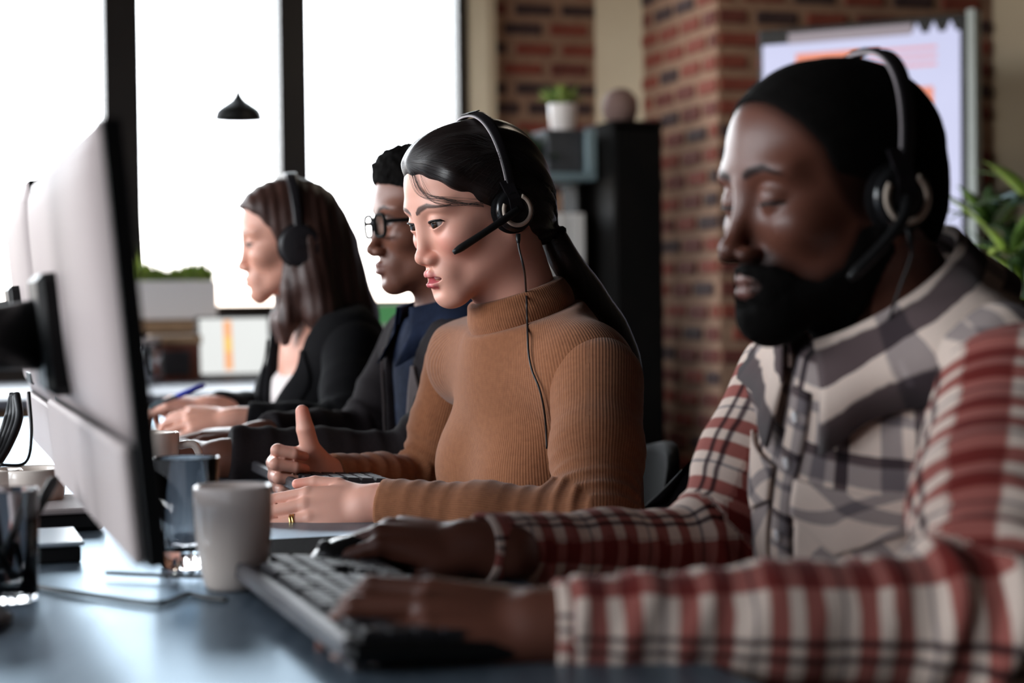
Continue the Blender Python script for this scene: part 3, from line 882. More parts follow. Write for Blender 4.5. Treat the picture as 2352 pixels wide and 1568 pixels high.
# ------------------------------------------------------------------ monitors (seen from behind)
def monitor(near_top, near_bot, dirn, width, label, post, arm_z):
    """near edge from near_top to near_bot; the panel runs along dirn; back shell faces the camera side"""
    X = unit(dirn)                                   # along the width, away from the camera
    U = near_top - near_bot
    h = np.linalg.norm(U); U = unit(U - X * np.dot(U, X))
    B = unit(np.cross(X, U))                         # which side?
    if np.dot(B, -RW) < 0: B = -B                    # B = towards the back of the monitor
    o = near_bot
    base = o + X * width / 2
    mo = empty('monitor', (base[0], base[1], TZ), label, 'monitor', 'monitors on the work table')
    def pt(u, v, w): return o + X * u + U * v + B * w
    c = pt(width / 2, h / 2, -0.006)
    mb = MB(); mb.frame_box(c, X, B, U, width / 2, 0.007, h / 2, 0.001); mb.obj('front_frame', M['black_plastic'], mo)
    mb = MB(); mb.frame_box(pt(width / 2, h / 2 + 0.01, -0.0127), X, B, U, width / 2 - 0.01, 0.0005, h / 2 - 0.022)
    mb.obj('display', screen_mat('desk_screen', (0.75, 0.8, 0.9), 0.5), mo)
    # silver back shell, bulged, with chin below
    n, m_ = 16, 12
    ch = 0.085
    G = np.zeros((n + 1, m_ + 1, 3))
    for i in range(n + 1):
        for j in range(m_ + 1):
            u, v = i / n, j / m_
            su = (1 - (2 * u - 1) ** 4) ** 0.6; sv = (1 - (2 * v - 1) ** 6) ** 0.5
            G[i, j] = pt(0.002 + (width - 0.004) * u, ch + (h - ch - 0.001) * v, 0.002 + 0.016 * su * sv)
    mb = MB(); mb.grid(G, np.broadcast_to(-B * 0.004, G.shape)); mb.obj('back_shell', M['silver'], mo, True)
    mb = MB(); mb.frame_box(pt(width / 2, ch / 2, 0.0055), X, B, U, width / 2 - 0.004, 0.0045, ch / 2 - 0.002, 0.003); mb.obj('chin', M['silver_dark'], mo)
    mb = MB(); mb.frame_box(pt(width / 2, h * 0.52, 0.022), X, B, U, 0.06, 0.012, 0.05, 0.006); mb.obj('mount_plate', M['black_plastic'], mo)
    mb = MB(); mb.frame_box(pt(width * 0.5, ch + 0.03, 0.014), X, B, U, 0.05, 0.004, 0.009, 0.002); mb.obj('port_slot', M['black_plastic'], mo)
    # arm and post
    ac = pt(width / 2, h * 0.52, 0.03)
    mb = MB(); mb.tube([ac, ac + B * 0.05, np.array([post[0], post[1], arm_z])], [0.03, 0.026, 0.024], 14); mb.obj('arm', M['black_plastic'], mo, True)
    mb = MB(); mb.lathe([(0.018, 0), (0.018, 0.39)], (post[0], post[1], TZ + 0.012), 18); mb.obj('post', M['black_plastic'], mo, True)
    mb = MB(); mb.lathe([(0.06, 0), (0.062, 0.006), (0.056, 0.012), (0.02, 0.014)], (post[0], post[1], TZ), 28); mb.obj('foot', M['black_plastic'], mo, True)
    return mo, pt

nt, nb = at(218, 300, 1.25), at(344, 1308, 1.22)
ft = at(70, 430, 1.90)
d1 = ft - nt; d1[2] = 0
mon1, pt1 = monitor(nt, nb, d1, 0.69, 'nearest monitor on the table, tilted silver back and black edge', at(-170, 800, 1.42), at(0, 792, 1.47)[2])
nt2, nb2 = at(62, 432, 2.48), at(150, 1075, 2.44)
mon2, pt2 = monitor(nt2, nb2, d1, 0.53, 'second monitor, silver back half hidden behind the nearest monitor', at(-260, 900, 2.35), at(0, 800, 2.3)[2])

# bundle of cables hanging behind the second monitor
cb = empty('cable_bundle', on_table(5, 1120), 'bundle of black cables hanging behind the second monitor', 'cable')
for k in range(4):
    dx = k * 9
    mb = MB(); mb.tube(spline([at(38 - dx * .3, 905, 2.08), at(44 - dx, 960, 2.06 + k * .01), at(22 - dx, 1020, 2.03), at(-12 - dx, 1075, 2.0), at(-60 - dx, 1130, 1.96)]), 0.0045, 8); mb.obj('cable', M['cable'], cb, True)
mb = MB(); mb.tube(spline([at(66, 900, 2.06), at(72, 1000, 2.04), at(58, 1062, 2.02), at(0, 1068, 2.0)]), 0.002, 6); mb.obj('thin_cable', M['cable'], cb, True)

# ------------------------------------------------------------------ mugs and glass
def mug(px, py, h, r, label, hand_dir, scale_r=0.74, mat='ceramic'):
    c = on_table(px, py)
    mg = empty('mug', c, label, 'mug', 'cream mugs on the work table')
    t = 0.0035
    prof = [(r * 0.0, 0.0), (r * scale_r * 0.9, 0.0), (r * scale_r, 0.004), (r * 0.86, h * 0.22), (r * 0.96, h * 0.5), (r, h * 0.8), (r, h - 0.002), (r - t * .5, h), (r - t, h - 0.002), (r - t, h * 0.5), (r * 0.84 - t, h * 0.2), (r * scale_r - t, 0.008), (0, 0.008)]
    mb = MB(); mb.lathe(prof, c, 40, closed_ends=False); mb.obj('body', M[mat], mg, True)
    hd = unit(hand_dir)
    pts = spline([c + hd * (r * 0.97) + ZU * h * 0.80, c + hd * (r + h * 0.22) + ZU * h * 0.80, c + hd * (r + h * 0.30) + ZU * h * 0.55, c + hd * (r + h * 0.20) + ZU * h * 0.28, c + hd * (r * 0.9) + ZU * h * 0.24])
    mb = MB(); mb.tube(pts, 0.0052, 10); mb.obj('handle', M[mat], mg, True)
    return mg

mug(538, 1350, 0.091, 0.0345, 'cream mug nearest the keyboard in front of the glass tumbler', (0.30, 0.95, 0))
mug(352, 1150, 0.088, 0.034, 'cream mug behind the glass tumbler with its handle to the right', (1.0, 0.05, 0))
mug(72, 1196, 0.062, 0.040, 'wide cream mug behind the pen glass left of the nearest monitor', (-0.4, 0.9, 0))
mug(-12, 1200, 0.062, 0.033, 'cream mug at the left picture edge behind the cable bundle', (-1, 0.2, 0))

gc = on_table(432, 1302)
gl = empty('glass_tumbler', gc, 'clear glass tumbler with a thick base beside the cream mug', 'glass')
h, r0, r1 = 0.105, 0.0255, 0.0315
mb = MB(); mb.lathe([(0, 0), (r0 - .002, 0), (r0, 0.002), (r0 + 0.001, 0.018), (r1, h - 0.001), (r1 - 0.0008, h), (r1 - 0.0016, h - 0.001), (r0 - 0.001, 0.022), (r0 - 0.004, 0.0175), (0, 0.0165)], gc, 44, closed_ends=False)
mb.obj('tumbler', M['glass'], gl, True)

# glass with pens at the lower left
pg = on_table(22, 1378)
pgl = empty('pen_glass', pg, 'glass holding dark pens at the lower left table edge', 'pen holder')
mb = MB(); mb.lathe([(0, 0), (0.022, 0), (0.024, 0.002), (0.026, 0.094), (0.025, 0.095), (0.0243, 0.094), (0.0222, 0.007), (0, 0.006)], pg, 36, closed_ends=False); mb.obj('glass_body', M['glass'], pgl, True)
PEN_M = [M['black_plastic'], M['dark_grey'], M['red_wood'], M['black_plastic'], M['silver_dark']]
tips = [at(128, 1095, 1.60), at(-40, 1130, 1.58), at(60, 1180, 1.66), at(-70, 1190, 1.55), at(-5, 1120, 1.66)]
plab = ['long dark pen leaning right out of the pen glass', 'black pen leaning left out of the pen glass', 'short red brown pencil in the pen glass', 'black pen leaning furthest left out of the pen glass', 'grey pen at the back of the pen glass']
for k in range(5):
    bt = pg + np.array([-0.012 + 0.006 * k, 0.008 * math.sin(k * 2), 0.009])
    if k == 0: bt = pg + np.array([-0.014, 0.0, 0.010])
    pn = empty('pen', bt, plab[k], 'pen')
    d = tips[k] - bt
    mb = MB(); mb.tube([bt, bt + d * 0.06, bt + d * 0.94, tips[k]], [0.0012, 0.0042, 0.0042, 0.0030], 10); mb.obj('barrel', PEN_M[k], pn, True)
    mb = MB(); mb.tube([bt + d * 0.62, bt + d * 0.97], 0.0048, 10); mb.obj('cap', PEN_M[k], pn, True)

# closed laptop and flat tablet under the monitors
c = on_table(120, 1216)
cl = empty('closed_laptop', c, 'closed pinkish silver laptop lying under the second monitor', 'laptop')
mb = MB(); mb.frame_box(c + ZU * 0.010 + RN * 0.05 - RW * 0.05, RW, RN, ZU, 0.105, 0.08, 0.009, 0.004); mb.obj('base', M['black_plastic'], cl)
mb = MB(); mb.frame_box(c + ZU * 0.0225 + RN * 0.05 - RW * 0.05, RW, RN, ZU, 0.105, 0.08, 0.0035, 0.002); mb.obj('lid', M['silver'], cl)
c = on_table(112, 1290)
tb = empty('notebook', c, 'thick black notebook with a window reflection painted on its cover lying under the nearest monitor', 'notebook')
mb = MB(); mb.frame_box(c + ZU * 0.008 + RN * 0.045 - RW * 0.05, RW, RN, ZU, 0.08, 0.06, 0.008, 0.002); mb.obj('pages', M['black_plastic'], tb)
mb = MB(); mb.frame_box(c + ZU * 0.0185 + RN * 0.045 - RW * 0.05, RW, RN, ZU, 0.083, 0.063, 0.0022, 0.001); mb.obj('cover', Mat('painted_reflection_cover', (0.40, 0.47, 0.54), 0.35).mottle((0.38, 0.45, 0.52), (0.42, 0.49, 0.56), 6.0), tb)  # window reflection painted into the cover colour

# ------------------------------------------------------------------ keyboards
KL, KW = 0.44, 0.128
KEYM = Mat('key_caps', (0.03, 0.029, 0.033), 0.5, 0, 0.3).mottle((0.027, 0.026, 0.03), (0.036, 0.034, 0.038), 40.0)
kb_rows = [[1.0] + [None] + [1.0] * 4 + [None] + [1.0] * 4 + [None] + [1.0] * 4, [1.0] * 13 + [2.0], [1.5] + [1.0] * 12 + [1.5], [1.75] + [1.0] * 11 + [2.25], [2.25] + [1.0] * 10 + [2.75], [1.25, 1.25, 1.25, 6.25, 1.25, 1.25, 1.25, 1.25]]
def key_mesh(w):
    b = MB(); hw, hd = w / 2 - 0.0011, 0.0095 - 0.0011
    vs = []
    for (sx, zz) in ((1.0, 0.0), (1.0, 0.003), (0.84, 0.0065)):
        for i, j in ((-1, -1), (1, -1), (1, 1), (-1, 1)):
            ins = (1 - sx) * hd
            vs.append((i * (hw - ins), j * (hd - ins), zz))
    fs = [(0, 1, 5, 4), (1, 2, 6, 5), (2, 3, 7, 6), (3, 0, 4, 7), (4, 5, 9, 8), (5, 6, 10, 9), (6, 7, 11, 10), (7, 4, 8, 11), (8, 9, 10, 11)]
    me = bpy.data.meshes.new('key'); me.from_pydata(vs, [], fs); me.update(); me.materials.append(KEYM.m)
    return me
KM = {}
def keyboard(c, along, label, cable_pts=None):
    """c: centre on the table; along: direction of the long side (user's left to right); user sits at side Y-"""
    X = unit(along); Y = unit(np.cross(ZU, X))
    kb = empty('keyboard', c, label, 'keyboard', 'keyboards on the work table')
    tl = 0.07
    Yt = unit(Y + ZU * tl); Zt = unit(np.cross(X, Yt))
    o = c + ZU * 0.012
    mb = MB(); mb.frame_box(o, X, Yt, Zt, KL / 2, KW / 2, 0.0075, 0.005); mb.obj('case', M['black_plastic'], kb)
    mb = MB(); mb.frame_box(o + Yt * (KW / 2 - 0.002) + Zt * 0.002, X, Yt, Zt, KL / 2 - 0.004, 0.006, 0.008, 0.003); mb.obj('rear_edge', M['dark_grey'], kb)
    for sx in (-1, 1):
        mb = MB(); mb.frame_box(c + X * sx * (KL / 2 - 0.03) + Y * (KW / 2 - 0.012) + ZU * 0.004, X, Y, ZU, 0.012, 0.005, 0.004, 0.001); mb.obj('foot', M['dark_grey'], kb)
    R = Matrix([[X[i], Yt[i], Zt[i]] for i in range(3)]).to_euler()
    P = 0.019
    def put(u, v, w, d=1.0):
        kk = round(w, 3)
        if kk not in KM: KM[kk] = key_mesh(w)
        ob = bpy.data.objects.new('key', KM[kk]); COL.objects.link(ob); ob.parent = kb
        p = o + X * u + Yt * v + Zt * 0.0072 - BASE[kb.name]
        ob.location = [float(q) for q in p]; ob.rotation_euler = R; ob.scale = (1, d, 1)
    for r, row in enumerate(kb_rows):
        u = -KL / 2 + 0.012
        v = KW / 2 - 0.021 - r * P
        for wk in row:
            if wk is None: u += P * 0.6; continue
            put(u + wk * P / 2, v, wk * P); u += wk * P
    for r in range(6):
        v = KW / 2 - 0.021 - r * P
        for k in range(3):
            if r == 3 or (r == 4 and k != 1): continue
            put(0.076 + (k + .5) * P + 0.01, v, P)
        for k in range(4):
            if r == 0: continue
            put(0.147 + (k - .5) * P * 0.93, v, P * 0.93)
    if cable_pts:
        mb = MB(); mb.tube(cable_pts, 0.0024, 8); mb.obj('cable', M['cable'], kb, True)
    return kb

kfar, knear = on_table(522, 1342), on_table(845, 1600)
kdir = unit(knear - kfar)
ky = unit(np.cross(kdir, ZU)); ky = ky if ky[0] > 0 else -ky          # towards the man
kc = (kfar + kdir * KL / 2) + ky * (KW / 2 + 0.002)
cp = [p + ZU * 0.003 for p in (on_table(520, 1385), on_table(470, 1380), on_table(430, 1373), on_table(360, 1394), on_table(230, 1378), on_table(100, 1358), on_table(30, 1340), on_table(-60, 1330))]
KB1 = keyboard(kc, -kdir if np.dot(np.cross(ZU, -kdir), -ky) > 0 else kdir, 'black keyboard under the hand of the man in plaid, nearest the camera', spline(cp, 8))
kc2 = on_table(712, 1108)
KB2 = keyboard(kc2, RN, 'black keyboard under the hand of the woman in the tan sweater')

# mouse under the man's right hand, black mat added for the dark area around it
mp = on_table(820, 1275)
mb = MB(); mb.frame_box(mp + ZU * 0.0015, RW, RN, ZU, 0.115, 0.135, 0.0015, 0.001)
tag(mb.obj('mouse_mat', M['fabric_black'], None), 'added black mouse mat for the dark area under the mouse of the man in plaid', 'mouse mat')
mc = on_table(830, 1326) + ZU * 0.003
ms = empty('computer_mouse', mc, 'black computer mouse under the right hand of the man in plaid', 'mouse')
def ellipsoid_mesh(c, X, Y, Z, rx, ry, rz, n=20, m_=10, zmin=-0.2):
    vs, fs = [], []
    for i in range(m_ + 1):
        ph = -0.25 + (math.pi / 2 + 0.25) * i / m_
        for k in range(n):
            t = 2 * math.pi * k / n
            ct, st = math.cos(t), math.sin(t)
            ex = math.copysign(abs(ct) ** 0.8, ct); ey = math.copysign(abs(st) ** 0.8, st)
            vs.append(c + X * rx * ex * math.cos(ph) + Y * ry * ey * math.cos(ph) + Z * rz * max(math.sin(ph), -0.05))
    for i in range(m_):
        for k in range(n):
            k2 = (k + 1) % n
            fs.append((i * n + k, i * n + k2, (i + 1) * n + k2, (i + 1) * n + k))
    fs.append(tuple(range(n))[::-1])
    return vs, fs
mb = MB(); mb.add(*ellipsoid_mesh(mc + ZU * 0.003, RW, RN, ZU, 0.052, 0.030, 0.034)); mb.obj('shell', M['black_gloss'], ms, True)
mb = MB(); mb.lathe([(0.0, -0.0035), (0.006, -0.0035), (0.007, -0.002), (0.007, 0.002), (0.006, 0.0035), (0, 0.0035)], mc - RW * 0.033 + ZU * 0.026, 16, np.column_stack([RW, ZU, RN]), closed_ends=False); mb.obj('scroll_wheel', M['dark_grey'], ms, True)
mb = MB(); mb.tube(spline([mc - RW * 0.05 + ZU * 0.012, mc - RW * 0.08 + ZU * 0.004, mc - RW * 0.14 + RN * 0.02 + ZU * 0.003, mc - RW * 0.22 + RN * 0.08 + ZU * 0.003]), 0.0018, 7); mb.obj('cable', M['cable'], ms, True)

# sheet of paper in front of the woman at the back
c = on_table(362, 992)
mb = MB(); mb.frame_box(c + ZU * 0.001 - RW * 0.02, RW, RN, ZU, 0.09, 0.13, 0.0008)
tag(mb.obj('paper_sheet', M['paper'], None), 'white paper sheet in front of the woman in the black blazer', 'paper')


# ------------------------------------------------------------------ office chairs
def chair(seat, face, label, top=0.255):
    """seat: centre of the seat (floor point); face: direction the sitter looks"""
    Fd = unit(face); Ld = unit(np.cross(ZU, Fd))
    ch = empty('office_chair', (seat[0], seat[1], 0), label, 'chair', 'office chairs at the work table')
    s0 = np.array([seat[0], seat[1], 0.0])
    mb = MB(); mb.frame_box(s0 + ZU * 0.44, Fd, Ld, ZU, 0.22, 0.23, 0.03, 0.02); mb.obj('seat', M['fabric_black'], ch, True)
    n, m_ = 14, 14
    G = np.zeros((n + 1, m_ + 1, 3)); T = np.zeros_like(G)
    for i in range(n + 1):
        for j in range(m_ + 1):
            u, v = 2 * i / n - 1, j / m_
            wtop = 0.225 * (1 - 0.30 * max(0, (v - 0.45) / 0.55) ** 2.2)
            z = 0.50 + top * v - 0.10 * (abs(u) ** 2.6) * v ** 2
            back = -0.215 - 0.05 * v + 0.07 * u * u
            G[i, j] = s0 + Fd * back + Ld * u * wtop + ZU * z
            T[i, j] = -Fd * 0.022
    mb = MB(); mb.grid(G, T); mb.obj('backrest', M['chair'], ch, True)
    mb = MB(); mb.tube([s0 - Fd * 0.2 + ZU * 0.42, s0 - Fd * 0.27 + ZU * 0.47, s0 - Fd * 0.262 + ZU * 0.62], 0.016, 10); mb.obj('back_support', M['black_plastic'], ch, True)
    mb = MB(); mb.lathe([(0.03, 0.1), (0.03, 0.26), (0.02, 0.26), (0.02, 0.42)], s0, 16); mb.obj('gas_column', M['black_plastic'], ch, True)
    for k in range(5):
        an = 2 * math.pi * k / 5
        d = np.array([math.cos(an), math.sin(an), 0])
        mb = MB(); mb.tube([s0 + ZU * 0.12, s0 + d * 0.27 + ZU * 0.085], [0.024, 0.015], 10); mb.obj('leg', M['black_plastic'], ch, True)
        mb = MB(); mb.lathe([(0.0, -0.012), (0.028, -0.012), (0.03, 0), (0.028, 0.012), (0, 0.012)], s0 + d * 0.27 + ZU * 0.03, 16, np.column_stack([d, ZU, np.cross(d, ZU)]), closed_ends=False); mb.obj('caster', M['black_plastic'], ch, True)
    return ch

# ------------------------------------------------------------------ implicit-surface kit for bodies, hair and clothes
f32 = np.float32


def smin(a, b, k):
    if k <= 0: return np.minimum(a, b)
    h = np.maximum(k - np.abs(a - b), 0) / k
    return np.minimum(a, b) - h * h * (k * 0.25)


def smax(a, b, k):
    return -smin(-a, -b, k)


class Field:
    BAND = 0.03

    def __init__(s):
        s.ops = []

    def cap(s, a, b, ra, rb=None, k=0.01, op='u'):
        a, b = np.asarray(a, f32), np.asarray(b, f32)
        rb = ra if rb is None else rb
        ab = b - a; L2 = float(ab @ ab) + 1e-12

        def f(P):
            q = P - a
            t = np.clip((q @ ab) / L2, 0, 1)
            q = q - t[:, None] * ab
            return np.sqrt(np.einsum('ij,ij->i', q, q)) - (ra + t * (rb - ra))
        r = max(ra, rb) + k + s.BAND
        s.ops.append((op, f, k, np.minimum(a, b) - r, np.maximum(a, b) + r))
        return s

    def chain(s, pts, rs, k=0.01, op='u'):
        for i in range(len(pts) - 1):
            s.cap(pts[i], pts[i + 1], rs[i], rs[i + 1], k, op)
        return s

    def ell(s, c, r, R=None, k=0.01, op='u'):
        c = np.asarray(c, f32); r = np.asarray(r, f32) * np.ones(3, f32)
        R = np.eye(3, dtype=f32) if R is None else np.asarray(R, f32)

        def f(P):
            q = (P - c) @ R
            q1 = q / r
            k0 = np.sqrt(np.einsum('ij,ij->i', q1, q1)) + 1e-9
            q2 = q1 / r
            k1 = np.sqrt(np.einsum('ij,ij->i', q2, q2)) + 1e-9
            return k0 * (k0 - 1) / k1
        m = float(r.max()) + k + s.BAND
        s.ops.append((op, f, k, c - m, c + m))
        return s

    def boxr(s, c, hs, R, rad, k=0.005, op='u'):
        c = np.asarray(c, f32); hs = np.asarray(hs, f32); R = np.asarray(R, f32)

        def f(P):
            q = np.abs((P - c) @ R) - hs + rad
            return np.sqrt((np.maximum(q, 0) ** 2).sum(1)) + np.minimum(q.max(1), 0) - rad
        m = float(np.linalg.norm(hs)) + k + s.BAND
        s.ops.append((op, f, k, c - m, c + m))
        return s

    def plane(s, p, n, k=0.0):
        """keep the side opposite to n"""
        p = np.asarray(p, f32); n = unit(n).astype(f32)
        s.ops.append(('i', lambda P: (P - p) @ n, k, None, None))
        return s

    def fun(s, f, k=0.0, op='i'):
        s.ops.append((op, f, k, None, None))
        return s

    def disp(s, f):
        s.ops.append(('d', f, 0, None, None))
        return s

    def eval(s, P):
        P = np.ascontiguousarray(P, f32)
        d = np.full(len(P), 1.0, f32)
        X, Y, Z = P[:, 0].copy(), P[:, 1].copy(), P[:, 2].copy()
        for op, f, k, lo, hi in s.ops:
            if lo is None:
                if op == 'i': d = smax(d, f(P), k)
                elif op == 'u': d = smin(d, f(P), k)
                elif op == 'd':
                    near = np.nonzero(np.abs(d) < 0.03)[0]
                    if len(near): d[near] += f(P[near])
                continue
            I = np.nonzero((X > lo[0]) & (X < hi[0]) & (Y > lo[1]) & (Y < hi[1]) & (Z > lo[2]) & (Z < hi[2]))[0]
            if not len(I): continue
            v = f(P[I])
            d[I] = smin(d[I], v, k) if op == 'u' else smax(d[I], -v, k)
        return d

    def bounds(s):
        lo = np.min([o[3] for o in s.ops if o[3] is not None and o[0] == 'u'], axis=0)
        hi = np.max([o[4] for o in s.ops if o[4] is not None and o[0] == 'u'], axis=0)
        return lo + s.BAND * 0.7, hi - s.BAND * 0.7


def polygonize(F, h, lo=None, hi=None):
    if lo is None: lo, hi = F.bounds()
    lo = np.asarray(lo, f32); hi = np.asarray(hi, f32)
    B = 4
    nb = np.ceil((hi - lo) / (h * B)).astype(int)
    cs = np.stack(np.meshgrid(*[lo[i] + (np.arange(nb[i]) + 0.5) * h * B for i in range(3)], indexing='ij'), -1).reshape(-1, 3)
    dc = F.eval(cs).reshape(nb)
    act = np.abs(dc) < h * B * 1.5 + 0.002
    n = nb * B + 1
    D = np.ones(n, f32)
    core = np.where(dc < 0, -1, 1).astype(f32)
    D[:-1, :-1, :-1] = core.repeat(B, 0).repeat(B, 1).repeat(B, 2)
    Mk = np.zeros(n, bool)
    A = act.repeat(B, 0).repeat(B, 1).repeat(B, 2)
    for i in (0, 1):
        for j in (0, 1):
            for k in (0, 1):
                Mk[i:n[0] - 1 + i, j:n[1] - 1 + j, k:n[2] - 1 + k] |= A
    I = np.stack(np.nonzero(Mk), -1)
    D[Mk] = F.eval(lo + I.astype(f32) * h)
    S = D < 0
    cnt = np.zeros(n - 1, np.int8)
    corners = [(i, j, k) for i in (0, 1) for j in (0, 1) for k in (0, 1)]
    for i, j, k in corners:
        cnt += S[i:n[0] - 1 + i, j:n[1] - 1 + j, k:n[2] - 1 + k]
    cells = np.stack(np.nonzero((cnt > 0) & (cnt < 8)), -1)
    vid = np.full(n - 1, -1, np.int64)
    vid[tuple(cells.T)] = np.arange(len(cells))
    acc = np.zeros((len(cells), 3), f32); wt = np.zeros(len(cells), f32)
    cv = {c: D[cells[:, 0] + c[0], cells[:, 1] + c[1], cells[:, 2] + c[2]] for c in corners}
    for c in corners:
        for ax in range(3):
            if c[ax]: continue
            e = list(c); e[ax] = 1; e = tuple(e)
            a, b = cv[c], cv[e]
            x = (a < 0) != (b < 0)
            t = a[x] / (a[x] - b[x])
            p = np.tile(np.array(c, f32), (x.sum(), 1)); p[:, ax] = t
            acc[x] += p; wt[x] += 1
    V = lo + (cells + acc / np.maximum(wt, 1)[:, None]) * h
    Q = []
    for ax in range(3):
        sl0 = [slice(None)] * 3; sl1 = [slice(None)] * 3
        sl0[ax] = slice(0, -1); sl1[ax] = slice(1, None)
        e0, e1 = S[tuple(sl0)], S[tuple(sl1)]
        u, w = (ax + 1) % 3, (ax + 2) % 3
        idx = np.stack(np.nonzero(e0 != e1), -1)
        idx = idx[(idx[:, u] > 0) & (idx[:, w] > 0) & (idx[:, u] < n[u] - 1) & (idx[:, w] < n[w] - 1)]
        q = []
        for du, dw in ((-1, -1), (0, -1), (0, 0), (-1, 0)):
            c = idx.copy(); c[:, u] += du; c[:, w] += dw
            q.append(vid[tuple(c.T)])
        q = np.stack(q, -1)
        flip = ~e0[tuple(idx.T)]
        q[flip] = q[flip][:, ::-1]
        Q.append(q)
    Q = np.concatenate(Q)
    return V.astype(f32), Q


def project(F, V, it=2, h=0.003, sel=None):
    eps = 0.0004
    K = np.array([[1, -1, -1], [-1, -1, 1], [-1, 1, -1], [1, 1, 1]], f32)
    P = V if sel is None else V[sel]
    for _ in range(it):
        vals = [F.eval(P + k * eps) for k in K]
        g = sum(k[None] * v[:, None] for k, v in zip(K, vals)) / (4 * eps)
        d = sum(vals) / 4
        gg = np.maximum(np.einsum('ij,ij->i', g, g), 0.2)
        st = np.clip(d / gg, -h, h)
        P = P - st[:, None] * g
    if sel is None: return P
    V = V.copy(); V[sel] = P
    return V


def quads_to_tris(V, Q):
    d1 = np.linalg.norm(V[Q[:, 0]] - V[Q[:, 2]], axis=1); d2 = np.linalg.norm(V[Q[:, 1]] - V[Q[:, 3]], axis=1)
    s = d1 <= d2
    return np.concatenate([Q[s][:, [0, 1, 2]], Q[s][:, [0, 2, 3]], Q[~s][:, [0, 1, 3]], Q[~s][:, [1, 2, 3]]])


def refine(V, T, vmask):
    """split the triangles whose three vertices lie in vmask into four (with clean transitions)"""
    tm = vmask[T].all(1)
    N = len(V)
    def key(a, b): return np.minimum(a, b) * N + np.maximum(a, b)
    E = [key(T[:, i], T[:, (i + 1) % 3]) for i in range(3)]
    sp = np.unique(np.concatenate([e[tm] for e in E]))
    if not len(sp): return V, T, np.zeros(0, int)
    mid = (V[sp // N] + V[sp % N]) / 2
    V2 = np.concatenate([V, mid.astype(f32)])
    M_ = []
    for e in E:
        i = np.searchsorted(sp, e); i = np.minimum(i, len(sp) - 1)
        M_.append(np.where(sp[i] == e, N + i, -1))
    M_ = np.stack(M_, -1)
    c = (M_ >= 0).sum(1)
    out = [T[c == 0]]
    t, m = T[c == 3], M_[c == 3]
    out += [np.stack(x, -1) for x in ((t[:, 0], m[:, 0], m[:, 2]), (m[:, 0], t[:, 1], m[:, 1]), (m[:, 2], m[:, 1], t[:, 2]), (m[:, 0], m[:, 1], m[:, 2]))]
    for r in range(3):
        w = (c == 1) & (M_[:, r] >= 0)
        a, b, d, mm = T[w][:, r], T[w][:, (r + 1) % 3], T[w][:, (r + 2) % 3], M_[w][:, r]
        out += [np.stack((a, mm, d), -1), np.stack((mm, b, d), -1)]
        w = (c == 2) & (M_[:, r] < 0)          # edges r+1, r+2 split, edge r whole
        a, b, d = T[w][:, r], T[w][:, (r + 1) % 3], T[w][:, (r + 2) % 3]
        m1, m2 = M_[w][:, (r + 1) % 3], M_[w][:, (r + 2) % 3]
        out += [np.stack((a, b, m1), -1), np.stack((a, m1, m2), -1), np.stack((m2, m1, d), -1)]
    return V2, np.concatenate(out), np.arange(N, len(V2))


def make(F, h, regions=(), it=2):
    """mesh a field; regions: list of functions P -> bool, each one halves the edge length there"""
    V, Q = polygonize(F, h)
    if not regions:
        return project(F, V, it, h), Q
    T = quads_to_tris(V, Q)
    V = project(F, V, 1, h)
    for rf in regions:
        V, T, new = refine(V, T, rf(V))
        if len(new): V = project(F, V, 1, h, new)
    V = project(F, V, 1, h)
    return V, T


def set_col(o, col, name='col'):
    a = o.data.color_attributes.new(name, 'FLOAT_COLOR', 'POINT')
    c = np.ones((len(col), 4), f32); c[:, :3] = col
    a.data.foreach_set('color', c.ravel())


def set_vec(o, vec, name='st'):
    a = o.data.attributes.new(name, 'FLOAT_VECTOR', 'POINT')
    a.data.foreach_set('vector', np.ascontiguousarray(vec, f32).ravel())


def wob(P, freq, seed, n=5):
    """cheap smooth noise in [-1,1]: sum of warped sines"""
    r = np.random.default_rng(seed)
    out = np.zeros(len(P), f32)
    for _ in range(n):
        d = r.normal(size=3); d /= np.linalg.norm(d)
        d2 = r.normal(size=3); d2 /= np.linalg.norm(d2)
        out += np.sin((P @ d.astype(f32)) * freq * r.uniform(0.7, 1.4) + r.uniform(0, 6.28) + 1.3 * np.sin((P @ d2.astype(f32)) * freq * 0.6 + r.uniform(0, 6.28)))
    return out / n


